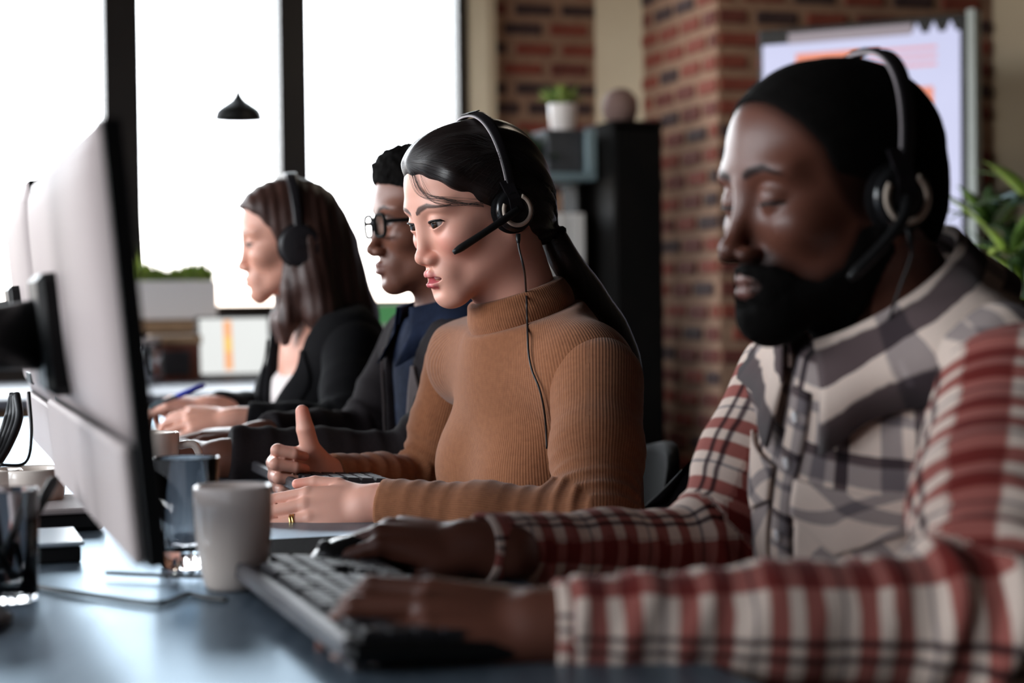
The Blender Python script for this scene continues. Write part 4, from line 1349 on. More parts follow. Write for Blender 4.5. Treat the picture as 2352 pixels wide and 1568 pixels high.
# ------------------------------------------------------------------ head
class Head:
    """local frame in centimetres: x forward, y to the person's left, z up; origin in the middle of the head"""
    def __init__(s, origin, yaw, pitch, roll, scale, g):
        s.o = np.asarray(origin, float); s.s = scale; s.g = g
        a = math.radians(yaw)
        Fh = np.array([-math.cos(a), -math.sin(a), 0.0]); L = np.array([math.sin(a), -math.cos(a), 0.0])
        p, r = math.radians(pitch), math.radians(roll)
        F2 = Fh * math.cos(p) - ZU * math.sin(p); U2 = ZU * math.cos(p) + Fh * math.sin(p)
        L2 = L * math.cos(r) + U2 * math.sin(r); U3 = U2 * math.cos(r) - L * math.sin(r)
        s.R = np.column_stack([F2, L2, U3])

    def w(s, p):
        return s.o + s.R @ (np.asarray(p, float) * 0.01 * s.s)

    def loc(s, P):
        return ((P - s.o) @ s.R) / (0.01 * s.s)

    def E(s, F, c, r, k=0.5, op='u', rot=None):
        R = s.R if rot is None else s.R @ rot
        F.ell(s.w(c), np.array(r, float) * np.ones(3) * 0.01 * s.s, R, k * 0.01 * s.s, op)

    def C(s, F, a, b, ra, rb, k=0.5, op='u'):
        q = 0.01 * s.s
        F.cap(s.w(a), s.w(b), ra * q, rb * q, k * q, op)

    def skull(s, F, inf=0.0):
        g = s.g
        s.E(F, (-1.2, 0, 2.9), (9.2 + inf, 7.3 + inf, 7.8 + inf), 0)
        s.E(F, (2.6, 0, 3.3), (5.6 + inf, 6.3 + inf, 6.0 + inf), 2.5)

    def face(s, F):
        g = s.g
        jw, nx, nw = g.get('jaw', 5.2), g.get('nose_x', 10.6), g.get('nose_w', 1.25)
        s.skull(F)
        s.E(F, (2.0, 0, -2.6 + g.get('mid_z', 0)), (6.0, g.get('mid_w', 6.1), g.get('mid_h', 7.6)), 3.0)
        for y in (-1, 1):
            s.C(F, (-1.2, y * jw, -4.8), (6.2, y * 1.8, -10.0), 1.5, 1.35, 2.6)
            s.E(F, (5.4, y * 4.2, -2.9), (2.3, 2.0, 1.8), 2.2)
            s.E(F, (6.6, y * 2.7, 1.65 + g.get('brow_z', 0)), (1.55, 2.7, 0.95), 1.8)
        s.E(F, (6.9, 0, -10.15), (g.get('chin', 1.9), 2.2, 1.7), 1.9)
        s.E(F, (6.9, 0, -7.1), (2.0, 2.9, 2.4), 1.9)
        for y in (-1, 1):
            s.E(F, (9.4, y * 3.3, -0.45), (1.7, 2.0, 1.25), 1.5, 's')
        # nose
        nz = g.get('nose_z', -0.8)
        s.C(F, (7.7, 0, 0.6), (nx - 1.1, 0, -3.3 + nz), 0.55, 0.72, 1.5)
        s.E(F, (nx - 1.0, 0, -3.75 + nz), (1.0, 0.95, 0.85), 0.8)
        for y in (-1, 1):
            s.E(F, (nx - 1.75, y * nw, -4.15 + nz), (1.0, 0.72, 0.72), 0.6)
            s.E(F, (nx - 1.25, y * nw * 0.55, -4.95 + nz), (0.55, 0.32, 0.42), 0.2, 's')
        # lids
        op, oz, sl = g.get('eye_open', 0.5), g.get('eye_z', 0.0), g.get('slant', 0.12)
        for y in (-1, 1):
            s.E(F, s.eye(y), 1.46, 0.55)
            t = sl * y
            rot = np.array([[1, 0, 0], [0, math.cos(t), -math.sin(t)], [0, math.sin(t), math.cos(t)]])
            s.E(F, (8.35, y * 3.35, -0.5 + oz), (1.45, 1.72, op), 0.12, 's', rot)
        # lips
        lf = g.get('lip', 1.0); gap = g.get('gap', 0.10)
        s.lips = []
        zu, zl = -7.05 + gap * 0.5, -8.05 - gap * 0.6
        X0 = g.get('lip_x', 8.75)
        for y in (-1, 1):
            s.lips.append(((7.55, y * 2.25, -7.5), (X0, y * 0.55, zu), 0.25, 0.42 * lf))
            s.lips.append(((7.55, y * 2.15, -7.6), (X0 - 0.15, y * 0.6, zl), 0.25, 0.58 * lf))
        s.lips.append(((X0, -0.55, zu), (X0, 0.55, zu), 0.42 * lf, 0.42 * lf))
        s.lips.append(((X0 - 0.15, -0.6, zl), (X0 - 0.15, 0.6, zl), 0.58 * lf, 0.58 * lf))
        for a, b, ra, rb in s.lips:
            s.C(F, a, b, ra, rb, 0.45)
        s.E(F, (8.9, 0, (zu + zl) / 2 - 0.02), (1.7, 2.15, gap), 0.12, 's')
        s.E(F, (9.3, 0, -9.3), (0.8, 1.7, 0.5), 0.9, 's')
        # ears
        for y in (-1, 1):
            s.E(F, (-1.2, y * 7.15, -1.4), (1.75, 0.5, 2.9), 0.6)
            s.E(F, (-0.8, y * 7.75, -1.3), (0.95, 0.5, 1.8), 0.4, 's')

    def eye(s, y):
        return (6.95, y * 3.2, -0.5)

    def lip_mask(s, L):
        d = np.full(len(L), 9.0)
        for a, b, ra, rb in s.lips:
            a, b = np.array(a), np.array(b); ab = b - a
            t = np.clip(((L - a) @ ab) / (ab @ ab), 0, 1)
            d = np.minimum(d, np.linalg.norm(L - a - t[:, None] * ab, axis=1) - (ra + t * (rb - ra)))
        return np.clip(1 - (d - 0.05) / 0.12, 0, 1) * (L[:, 0] > 7.2)

    def brow_mask(s, L):
        bz = s.g.get('brow', [(1.1, 1.5), (2.0, 2.0), (3.6, 2.35), (5.2, 1.6)])
        th = s.g.get('brow_t', 0.34)
        y = np.abs(L[:, 1])
        zc = np.interp(y, [p[0] for p in bz], [p[1] for p in bz])
        w = np.interp(y, [bz[0][0] - 0.1, bz[0][0] + 0.5, bz[2][0], bz[3][0]], [0.6 * th, th, 0.8 * th, 0.25 * th])
        m = np.clip(2.2 - 1.7 * np.abs(L[:, 2] - zc) / np.maximum(w, 1e-3), 0, 1)
        return m * ((y > bz[0][0] - 0.15) & (y < bz[3][0]) & (L[:, 0] > 3.5))

    def eyes(s, parent, gaze=(1, 0, 0), iris=(0.035, 0.014, 0.007)):
        for y in (-1, 1):
            c = s.w(s.eye(y))
            gd = unit(s.R @ unit(gaze))
            a = np.array([0, 0, 1.0]); X = unit(np.cross(a, gd)); Y = np.cross(gd, X)
            r = 1.33 * 0.01 * s.s
            vs, fs, cols = [], [], []
            n, m = 24, 18
            for i in range(m + 1):
                th = math.pi * (i / m) ** 1.25
                for k in range(n):
                    t = 2 * math.pi * k / n
                    vs.append(c + r * (gd * math.cos(th) + (X * math.cos(t) + Y * math.sin(t)) * math.sin(th)))
                    q = math.degrees(th)
                    cols.append((0.004, 0.003, 0.003) if q < 14 else (iris if q < 33 else ((0.015, 0.008, 0.006) if q < 37 else (0.42, 0.35, 0.33))))
            for i in range(m):
                for k in range(n):
                    k2 = (k + 1) % n
                    fs.append((i * n + k, (i + 1) * n + k, (i + 1) * n + k2, i * n + k2))
            o = mesh_obj('eye', np.array(vs), fs, M['eye'], parent, True)
            set_col(o, np.array(cols))

    def teeth(s, parent):
        G = np.zeros((13, 3, 3)); 
        for i in range(13):
            t = (i / 12 - 0.5) * 2
            for j in range(3):
                G[i, j] = s.w((8.25 - 1.1 * t * t, t * 1.7, -7.15 - 0.42 * j / 2 * 1.3 + 0.05 * abs(math.sin(t * 11))))
        b = MB(); b.grid(G, np.broadcast_to(-s.R[:, 0] * 0.002, G.shape)); b.obj('teeth', M['teeth'], parent, True)


def vcol_mat(nm, rough=0.5, spec=0.5, sss=0.0, bump=0.0, bscale=900.0, bdist=0.0004, coat=0.0):
    mm = Mat(nm, (0.5, 0.4, 0.35), rough, 0, spec, coat, sss)
    c = mm.attr('col', 'Color')
    n = mm.noise(mm.coords(), 60.0, 4.0)
    c2 = mm.mix(0.10, c, mm.ramp(n, [(0.35, (0.8, 0.72, 0.70)), (0.65, (1.1, 1.05, 1.0))]), 'MULTIPLY')
    mm.color(c2)
    bw = mm.node('ShaderNodeRGBToBW'); mm.l.new(c, bw.inputs[0])
    mr = mm.node('ShaderNodeMapRange'); mr.inputs[1].default_value = 0.012; mr.inputs[2].default_value = 0.05; mr.inputs[3].default_value = 0.08; mr.inputs[4].default_value = spec
    mm.l.new(bw.outputs[0], mr.inputs[0]); mm.l.new(mr.outputs[0], mm.b.inputs['Specular IOR Level'])
    if bump:
        mm.bump(mm.noise(mm.coords(), bscale, 3.0), bump, bdist)
    return mm


M['skin_light'] = vcol_mat('skin_light', 0.46, 0.4, 0.12, 0.12)
M['skin_dark'] = vcol_mat('skin_dark', 0.40, 0.33, 0.0, 0.15)
M['eye'] = Mat('eye_wet', (0.5, 0.5, 0.5), 0.07, 0, 0.5)
M['eye'].color(M['eye'].attr('col', 'Color'))
M['teeth'] = Mat('teeth', (0.75, 0.70, 0.62), 0.25).mottle((0.73, 0.68, 0.60), (0.77, 0.72, 0.64), 30.0)


def hair_mat(nm, c1, c2, rough=0.38, fine=420.0, strength=0.5):
    """strand relief runs along attribute st.y; st.x counts across the strands"""
    mm = Mat(nm, c1, rough, 0, 0.45)
    st = mm.attr('st')
    v = mm.scalevec(st, (fine, 9.0, 9.0))
    n = mm.noise(v, 1.0, 4.0, 0.6)
    n2 = mm.noise(mm.scalevec(st, (fine * 0.22, 5.0, 5.0)), 1.0, 3.0, 0.5)
    mm.color(mm.ramp(mm.math('ADD', mm.math('MULTIPLY', n, 0.5), mm.math('MULTIPLY', n2, 0.5)), [(0.35, c1), (0.68, c2)]))
    mm.bump(mm.math('ADD', n, mm.math('MULTIPLY', n2, 1.5)), strength, 0.0012)
    return mm


M['hair_black'] = hair_mat('hair_black', (0.006, 0.004, 0.004), (0.022, 0.014, 0.013), 0.36)
M['hair_brown'] = hair_mat('hair_brown', (0.028, 0.011, 0.008), (0.085, 0.035, 0.025), 0.5)
m = Mat('hair_coily', (0.004, 0.0035, 0.0035), 0.85, 0, 0.06)
n = m.noise(m.coords(), 420.0, 3.0, 0.7)
m.color(m.ramp(n, [(0.3, (0.0015, 0.0015, 0.0015)), (0.7, (0.007, 0.0055, 0.005))])).bump(n, 0.9, 0.003)
M['hair_coily'] = m


# ------------------------------------------------------------------ hand
def hand(F, wrist, xdir, dorsal, left, s=1.0, curls=None, spread=(8, 2, -3, -9), thumb=None, wr=0.027, fr=1.0, tr=None):
    """adds a hand to the field; returns dict with tips, dorsal normals and finger joints"""
    X = unit(xdir); Z = np.asarray(dorsal, float); Z = unit(Z - X * np.dot(Z, X))
    T = np.cross(X, Z) if left else np.cross(Z, X)         # towards the thumb
    q = 0.01 * s
    w = np.asarray(wrist, float)
    def P(a, b, c): return w + (X * a + T * b + Z * c) * q
    kn = [(8.9, 2.75, 0.15), (9.2, 0.9, 0.4), (8.7, -0.95, 0.25), (7.9, -2.6, -0.1)]
    st = [(1.2, 1.3, 0), (1.2, 0.4, 0.1), (1.2, -0.5, 0.1), (1.2, -1.3, 0)]
    for a, b in zip(st, kn):
        F.cap(P(*a), P(*b), 1.25 * q, 0.98 * q, 0.010 * s)
    F.ell(P(4.8, 0.2, -0.35), np.array([4.6, 3.4, 1.25]) * q, np.column_stack([X, T, Z]), 0.012 * s)
    lens = [(4.4, 2.6, 2.0), (4.9, 3.0, 2.1), (4.5, 2.8, 2.1), (3.5, 2.1, 1.8)]
    rad = [(0.86, 0.78, 0.68, 0.56), (0.88, 0.80, 0.70, 0.58), (0.84, 0.76, 0.66, 0.55), (0.74, 0.66, 0.58, 0.48)]
    curls = curls or [(20, 25, 15)] * 4
    info = {'tips': [], 'nails': [], 'joints': []}
    for i in range(4):
        p = np.array(kn[i], float); ang = 0.0
        sp = math.radians(spread[i]); sd = np.array([math.cos(sp), math.sin(sp), 0])
        js = [P(*p)]
        for j in range(3):
            ang += math.radians(curls[i][j])
            d = sd * math.cos(ang) + np.array([0, 0, -1.0]) * math.sin(ang)
            p2 = p + d * lens[i][j]
            F.cap(P(*p), P(*p2), rad[i][j] * q * fr, rad[i][j + 1] * q * fr, 0.0035 * s if j == 0 else 0.0015 * s)
            nrm = sd * math.sin(ang) + np.array([0, 0, 1.0]) * math.cos(ang)
            p = p2
            js.append(P(*p))
        info['joints'].append(js)
        info['tips'].append(P(*p))
        info['nails'].append((P(*(p - d * 0.25 + nrm * 0.5)), (X * nrm[0] + T * nrm[1] + Z * nrm[2])))
    th = thumb or [(2.0, 1.9, -0.7), (5.0, 4.3, -1.1), (8.0, 5.2, -1.3), (10.4, 5.4, -1.4)]
    tr = tr or (1.25, 1.0, 0.9, 0.66)
    for j in range(3):
        F.cap(P(*th[j]), P(*th[j + 1]), tr[j] * q, tr[j + 1] * q, 0.010 * s if j == 0 else 0.002 * s)
    info['tips'].append(P(*th[3])); info['thumb'] = [P(*t) for t in th]
    F.cap(P(-2.5, 0, 0), P(1.5, 0, 0), wr, 0.024 * s, 0.012)
    info['P'] = P
    return info


def nail_tint(V, col, infos, tint=(1.12, 1.12, 1.15), r=0.0052):
    for inf in infos:
        for c, n in inf['nails']:
            d = V - c
            m = np.clip(1.4 - np.linalg.norm(d, axis=1) / r, 0, 1) * ((d @ n) > -0.002)
            col *= 1 + m[:, None] * (np.array(tint) - 1)


# ------------------------------------------------------------------ torso, sleeves
class Joints:
    def __init__(s, N, SL, SR, H, EL, WL, ER, WR):
        s.N, s.SL, s.SR, s.H, s.EL, s.WL, s.ER, s.WR = [np.asarray(q, float) for q in (N, SL, SR, H, EL, WL, ER, WR)]
        s.up = unit(s.N - s.H)
        l = s.SL - s.SR
        s.left = unit(l - s.up * np.dot(l, s.up))
        s.fwd = np.cross(s.left, s.up)
        s.R = np.column_stack([s.fwd, s.left, s.up])
        s.len = np.linalg.norm(s.N - s.H)

    def p(s, f, l, u):
        return s.H + s.fwd * f + s.left * l + s.up * (u * s.len)

    def tc(s, P):
        return (P - s.H) @ s.R


def torso(F, J, g, inf=0.0, k=0.05):
    c = g
    F.ell(J.p(c.get('chest_f', 0.0), 0, c.get('cc', 0.66)), np.array([c['cd'], c['cw'], c.get('crz', 0.19)]) + inf, J.R, 0)
    F.ell(J.p(c.get('belly_f', 0.01), 0, 0.34), np.array([c['bd'], c['bw'], 0.17]) + inf, J.R, k)
    F.ell(J.p(-0.01, 0, 0.02), np.array([c['pd'], c['pw'], 0.13]) + inf, J.R, k)
    F.cap(J.SR + (J.SL - J.SR) * 0.10, J.SL - (J.SL - J.SR) * 0.10, 0.052 + inf, 0.052 + inf, k)
    for S in (J.SL, J.SR):
        F.cap(J.N + (J.H - J.N) * 0.04, S * 0.78 + J.N * 0.22 + ZU * 0.012, 0.046 + inf, 0.040 + inf, 0.05)
    if c.get('bust'):
        for y in (-1, 1):
            F.ell(J.p(c['cd'] * 0.62 + c.get('chest_f', 0), y * 0.072, 0.56), np.array([0.062, 0.068, 0.07]) * c['bust'] + inf, J.R, 0.05)


def arm_coords(P, S, E, W, ref):
    """distance along the arm, angle about it, radial distance"""
    best = None
    base = 0.0
    for a, b in ((S, E), (E, W)):
        ab = b - a; L = np.linalg.norm(ab); d = ab / L
        t = np.clip(((P - a) @ d), -0.1 if base == 0 else 0, L + 0.1 if base else L)
        q = P - a - t[:, None] * d
        r = np.linalg.norm(q, axis=1)
        x = unit(ref - d * np.dot(ref, d)); y = np.cross(d, x)
        ang = np.arctan2(q @ y, q @ x)
        cur = (r, base + t, ang)
        if best is None: best = cur
        else:
            m = r < best[0]
            best = tuple(np.where(m, c, o) for c, o in zip(cur, best))
        base += L
    return best[1], best[2], best[0]


def sleeve(S, E, W, rs, cut, ref, fold=0.004, seed=3, start=0.0, lam=0.03, elbow=1.0, base_f=0.08):
    """field for a sleeve: radii rs = (shoulder, mid upper, elbow, mid fore, cuff); cut = fraction of the forearm where it ends"""
    F = Field()
    S, E, W = (np.asarray(q, float) for q in (S, E, W))
    M1 = S + (E - S) * 0.5; M2 = E + (W - E) * 0.5; C = E + (W - E) * cut
    end = E + (W - E) * (cut + 0.12)
    F.cap(S + (E - S) * start, M1, rs[0], rs[1], 0.0).cap(M1, E, rs[1], rs[2], 0.02).cap(E, M2, rs[2], rs[3], 0.03).cap(M2, end, rs[3], rs[4], 0.02)
    F.plane(C, W - E, 0.004)
    L1, L2 = np.linalg.norm(E - S), np.linalg.norm(W - E)
    def f(P):
        s, a, r = arm_coords(P.astype(float), S, E, W, ref)
        win = elbow * np.exp(-((s - L1) / 0.06) ** 2) + 0.30 * np.exp(-((s - L1 - L2 * cut + 0.06) / 0.05) ** 2) + base_f + 0.5 * np.maximum(wob(P, 9.0, seed + 40), 0)
        ph = s / lam * 2 * math.pi + 1.2 * np.sin(a * 1.0 + seed) + 0.8 * np.sin(2 * a + seed * 1.7) + 1.5 * wob(P, 28.0, seed)
        return (-fold * win * np.maximum(np.sin(ph), -0.35) * (0.6 + 0.4 * np.sin(a + seed))).astype(f32)
    F.disp(f)
    return F, (S, E, W)


def trace(F, o, d, t0=0.0, tmax=0.4, it=60):
    """march rays from o along d to the surface of F"""
    t = np.full(len(o), t0, f32); d = np.asarray(d, f32)
    for _ in range(it):
        v = F.eval(o + d * t[:, None])
        t = np.clip(t + np.minimum(v * 0.8, 0.02), 0, tmax)
    return o + d * t[:, None]


def patch(F, J, outline, lift, thick, n=14, m_=14):
    """patch laid on a torso field: outline(u,v in 0..1) -> (left, up metres from H); returns grid and thickness"""
    pts = np.array([[outline(i / n, j / m_) for j in range(m_ + 1)] for i in range(n + 1)], float)
    o = J.H + pts[..., :1] * J.left + pts[..., 1:2] * J.up + J.fwd * 0.40
    G = trace(F, o.reshape(-1, 3).astype(f32), -J.fwd, 0, 0.6).astype(float).reshape(o.shape)
    return G + J.fwd * lift, np.broadcast_to(J.fwd * thick, G.shape)

# ------------------------------------------------------------------ cloth materials
def knit_mat(nm, c1, c2, period=0.0031, strength=0.24):
    mm = Mat(nm, c1, 0.9, 0, 0.2, sheen=0.15)
    st = mm.attr('st')
    x = mm.sep(st)
    rib = mm.math('SINE', mm.math('MULTIPLY', x[0], 2 * math.pi / period))
    stitch = mm.math('SINE', mm.math('MULTIPLY', x[1], 2 * math.pi / (period * 0.8)))
    n = mm.noise(mm.coords(), 140.0, 4.0)
    n2 = mm.noise(mm.coords(), 9.0, 3.0)
    t = mm.math('ADD', mm.math('MULTIPLY_ADD', rib, 0.13, 0.25), mm.math('MULTIPLY', n, 0.5))
    t = mm.math('ADD', t, mm.math('MULTIPLY', mm.math('SUBTRACT', n2, 0.5), 0.3))
    mm.color(mm.ramp(t, [(0.2, c1), (0.8, c2)]))
    mm.bump(mm.math('ADD', mm.math('ADD', rib, mm.math('MULTIPLY', stitch, 0.25)), mm.math('MULTIPLY', n, 1.2)), strength, 0.0009)
    return mm


def cloth_mat(nm, c1, c2, scale=500.0, rough=0.9, strength=0.3):
    mm = Mat(nm, c1, rough, 0, 0.12)
    n = mm.noise(mm.coords(), scale, 3.0)
    n2 = mm.noise(mm.coords(), 12.0, 3.0)
    mm.color(mm.ramp(mm.math('ADD', mm.math('MULTIPLY', n, 0.6), mm.math('MULTIPLY', n2, 0.4)), [(0.3, c1), (0.7, c2)]))
    mm.bump(n, strength, 0.0008)
    return mm


def plaid_mat(nm, warp, weft, pw, pf, offw=0.0, offf=0.0):
    mm = Mat(nm, (0.6, 0.5, 0.45), 0.92, 0, 0.15, sheen=0.1)
    st = mm.attr('st')
    nz = mm.noise(mm.coords(), 25.0, 2.0)
    x = mm.sep(st)
    def fr(v, p, o):
        v = mm.math('ADD', v, mm.math('MULTIPLY', mm.math('SUBTRACT', nz, 0.5), 0.006))
        return mm.math('FRACT', mm.math('ADD', mm.math('DIVIDE', v, p), o + 50.0))
    cw = mm.ramp(fr(x[0], pw, offw), warp, 'LINEAR')
    cf = mm.ramp(fr(x[1], pf, offf), weft, 'LINEAR')
    c = mm.mix(1.0, cw, cf, 'MULTIPLY')
    n = mm.noise(mm.coords(), 700.0, 3.0)
    c = mm.mix(0.25, c, mm.ramp(n, [(0.3, (0.6, 0.6, 0.6)), (0.7, (1.0, 1.0, 1.0))]), 'MULTIPLY')
    mm.color(c)
    mm.bump(n, 0.25, 0.0008)
    return mm


def bands(seq, soft=0.012):
    """[(width, colour)...] -> hard-ish ramp stops over 0..1"""
    tot = sum(w for w, _ in seq); out = []; p = 0.0
    for w, c in seq:
        q = p + w / tot
        out.append((min(p + soft, 1), c)); out.append((max(q - soft, 0), c)); p = q
    return out


CR = (0.93, 0.83, 0.77); RD = (0.43, 0.15, 0.135); DK = (0.13, 0.10, 0.11); PK = (0.80, 0.42, 0.38); GY = (0.42, 0.38, 0.39)
M['tan_knit'] = knit_mat('tan_knit', (0.19, 0.069, 0.030), (0.34, 0.135, 0.062))
M['plaid_sleeve'] = plaid_mat('plaid_sleeve', bands([(2, CR), (3, RD), (1.6, CR), (.5, DK), (.7, CR), (.5, DK), (1.6, CR)]), bands([(1.6, CR), (1.8, RD), (1.4, CR), (1.8, RD), (1.2, CR), (.4, GY)]), 0.115, 0.062)
M['plaid_front'] = plaid_mat('plaid_front', bands([(1.8, CR), (1.1, GY), (.6, CR), (.8, DK)]), bands([(1.8, CR), (.6, GY), (.7, CR), (1.2, GY), (.6, DK)]), 0.085, 0.075)
M['plaid_pocket'] = plaid_mat('plaid_pocket', bands([(3.2, CR), (1.1, GY)]), bands([(3.6, CR), (1.0, GY)]), 0.075, 0.12)
M['plaid_collar'] = plaid_mat('plaid_collar', bands([(1.2, CR), (1.6, DK), (0.9, CR), (1.5, DK)]), bands([(4, CR), (1.0, GY)]), 0.055, 0.09)
M['jacket_grey'] = cloth_mat('charcoal_jacket', (0.014, 0.011, 0.012), (0.030, 0.024, 0.026))
M['jacket_edge'] = cloth_mat('jacket_lapel_grey', (0.12, 0.10, 0.10), (0.19, 0.155, 0.155))
M['shirt_navy'] = cloth_mat('navy_shirt', (0.006, 0.009, 0.022), (0.02, 0.03, 0.065), 60.0)
M['blazer_black'] = cloth_mat('black_blazer', (0.003, 0.003, 0.0035), (0.007, 0.006, 0.007))
M['blouse'] = cloth_mat('white_blouse', (0.62, 0.55, 0.53), (0.72, 0.64, 0.62))
M['trousers'] = cloth_mat('dark_trousers', (0.015, 0.017, 0.025), (0.03, 0.033, 0.045))
M['cream_ring'] = Mat('cream_ring_plastic', (0.70, 0.58, 0.48), 0.4).mottle((0.68, 0.56, 0.46), (0.72, 0.60, 0.50), 40.0)
M['grey_trim'] = Mat('grey_trim_plastic', (0.42, 0.37, 0.39), 0.35).mottle((0.40, 0.35, 0.37), (0.44, 0.39, 0.41), 40.0)
M['band_black'] = Mat('headband_black', (0.012, 0.010, 0.012), 0.4, 0, 0.35).mottle((0.011, 0.009, 0.011), (0.014, 0.012, 0.014), 40.0)
m = Mat('spectacle_lens')
tr_ = m.node('ShaderNodeBsdfTransparent'); gl_ = m.node('ShaderNodeBsdfGlossy'); mx_ = m.node('ShaderNodeMixShader'); gl_.inputs['Roughness'].default_value = 0.02
mx_.inputs[0].default_value = 0.012
m.l.new(tr_.outputs[0], mx_.inputs[1]); m.l.new(gl_.outputs[0], mx_.inputs[2]); m.l.new(mx_.outputs[0], m.n['Material Output'].inputs[0])
M['lens'] = m


# ------------------------------------------------------------------ shared builders
def stick(F, pts, off):
    """push points onto the surface of a field and lift them by off"""
    P = np.array(pts, f32)
    P = project(F, P, 4, 0.02)
    eps = 0.0006
    g = np.stack([F.eval(P + np.eye(3, dtype=f32)[i] * eps) - F.eval(P - np.eye(3, dtype=f32)[i] * eps) for i in range(3)], -1)
    g /= np.linalg.norm(g, axis=1)[:, None] + 1e-9
    return (P + g * off).astype(float)


def legs(root, J, mat, gap=0.09):
    F = Field()
    fh = unit(np.array([J.fwd[0], J.fwd[1], 0])); lh = unit(np.array([J.left[0], J.left[1], 0]))
    h0 = np.array([J.H[0], J.H[1], J.H[2] - 0.01])
    F.ell(h0, (0.135, 0.17, 0.12), np.column_stack([fh, lh, ZU]), 0)
    feet = []
    for y in (-1, 1):
        hip = h0 + lh * gap * y - ZU * 0.01; kn = h0 + fh * 0.43 + lh * 0.12 * y; kn[2] = 0.52
        an = kn + fh * 0.04; an[2] = 0.10
        F.cap(hip, kn, 0.085, 0.062, 0.05).cap(kn, an, 0.06, 0.045, 0.03)
        feet.append((an, fh, lh))
    V, Q = make(F, 0.010, (), 1)
    mesh_obj('trousers', V, Q, mat, root, True)
    for an, fh, lh in feet:
        F = Field(); c = np.array([an[0], an[1], 0.0])
        F.ell(c - fh * 0.02 + ZU * 0.045, (0.05, 0.042, 0.05), np.column_stack([fh, lh, ZU]), 0).cap(c + ZU * 0.035, c + fh * 0.14 + ZU * 0.03, 0.042, 0.032, 0.03).plane(c + ZU * 0.002, -ZU)
        V, Q = make(F, 0.008, (), 1)
        mesh_obj('shoe', V, Q, M['black_plastic'], root, True)


def sleeve_obj(name, spec, mat, parent, h, dscale=0.045, base_ang=0.0):
    F, (S, E, W), ref = spec
    V, Q = make(F, h)
    o = mesh_obj(name, V, Q, mat, parent, True)
    s, a, r = arm_coords(V.astype(float), S, E, W, ref)
    set_vec(o, np.stack([a * dscale, s, r], -1))
    return o, F


def torso_st(o, V, J, rad=0.14):
    t = J.tc(V.astype(float))
    ang = np.arctan2(t[:, 1], t[:, 0] + 0.02)
    set_vec(o, np.stack([ang * rad, t[:, 2], t[:, 0]], -1))


def hair_st(o, hd, V, tie, top):
    L = hd.loc(V.astype(float))
    ax = unit(np.array(top) - np.array(tie)); q = L - np.array(tie)
    u = unit(np.cross(ax, (0, 1.0, 0))); v = np.cross(ax, u)
    ang = np.arctan2(q @ v, q @ u)
    set_vec(o, np.stack([ang * 0.1, np.linalg.norm(q, axis=1) * 0.01, np.zeros(len(L))], -1))


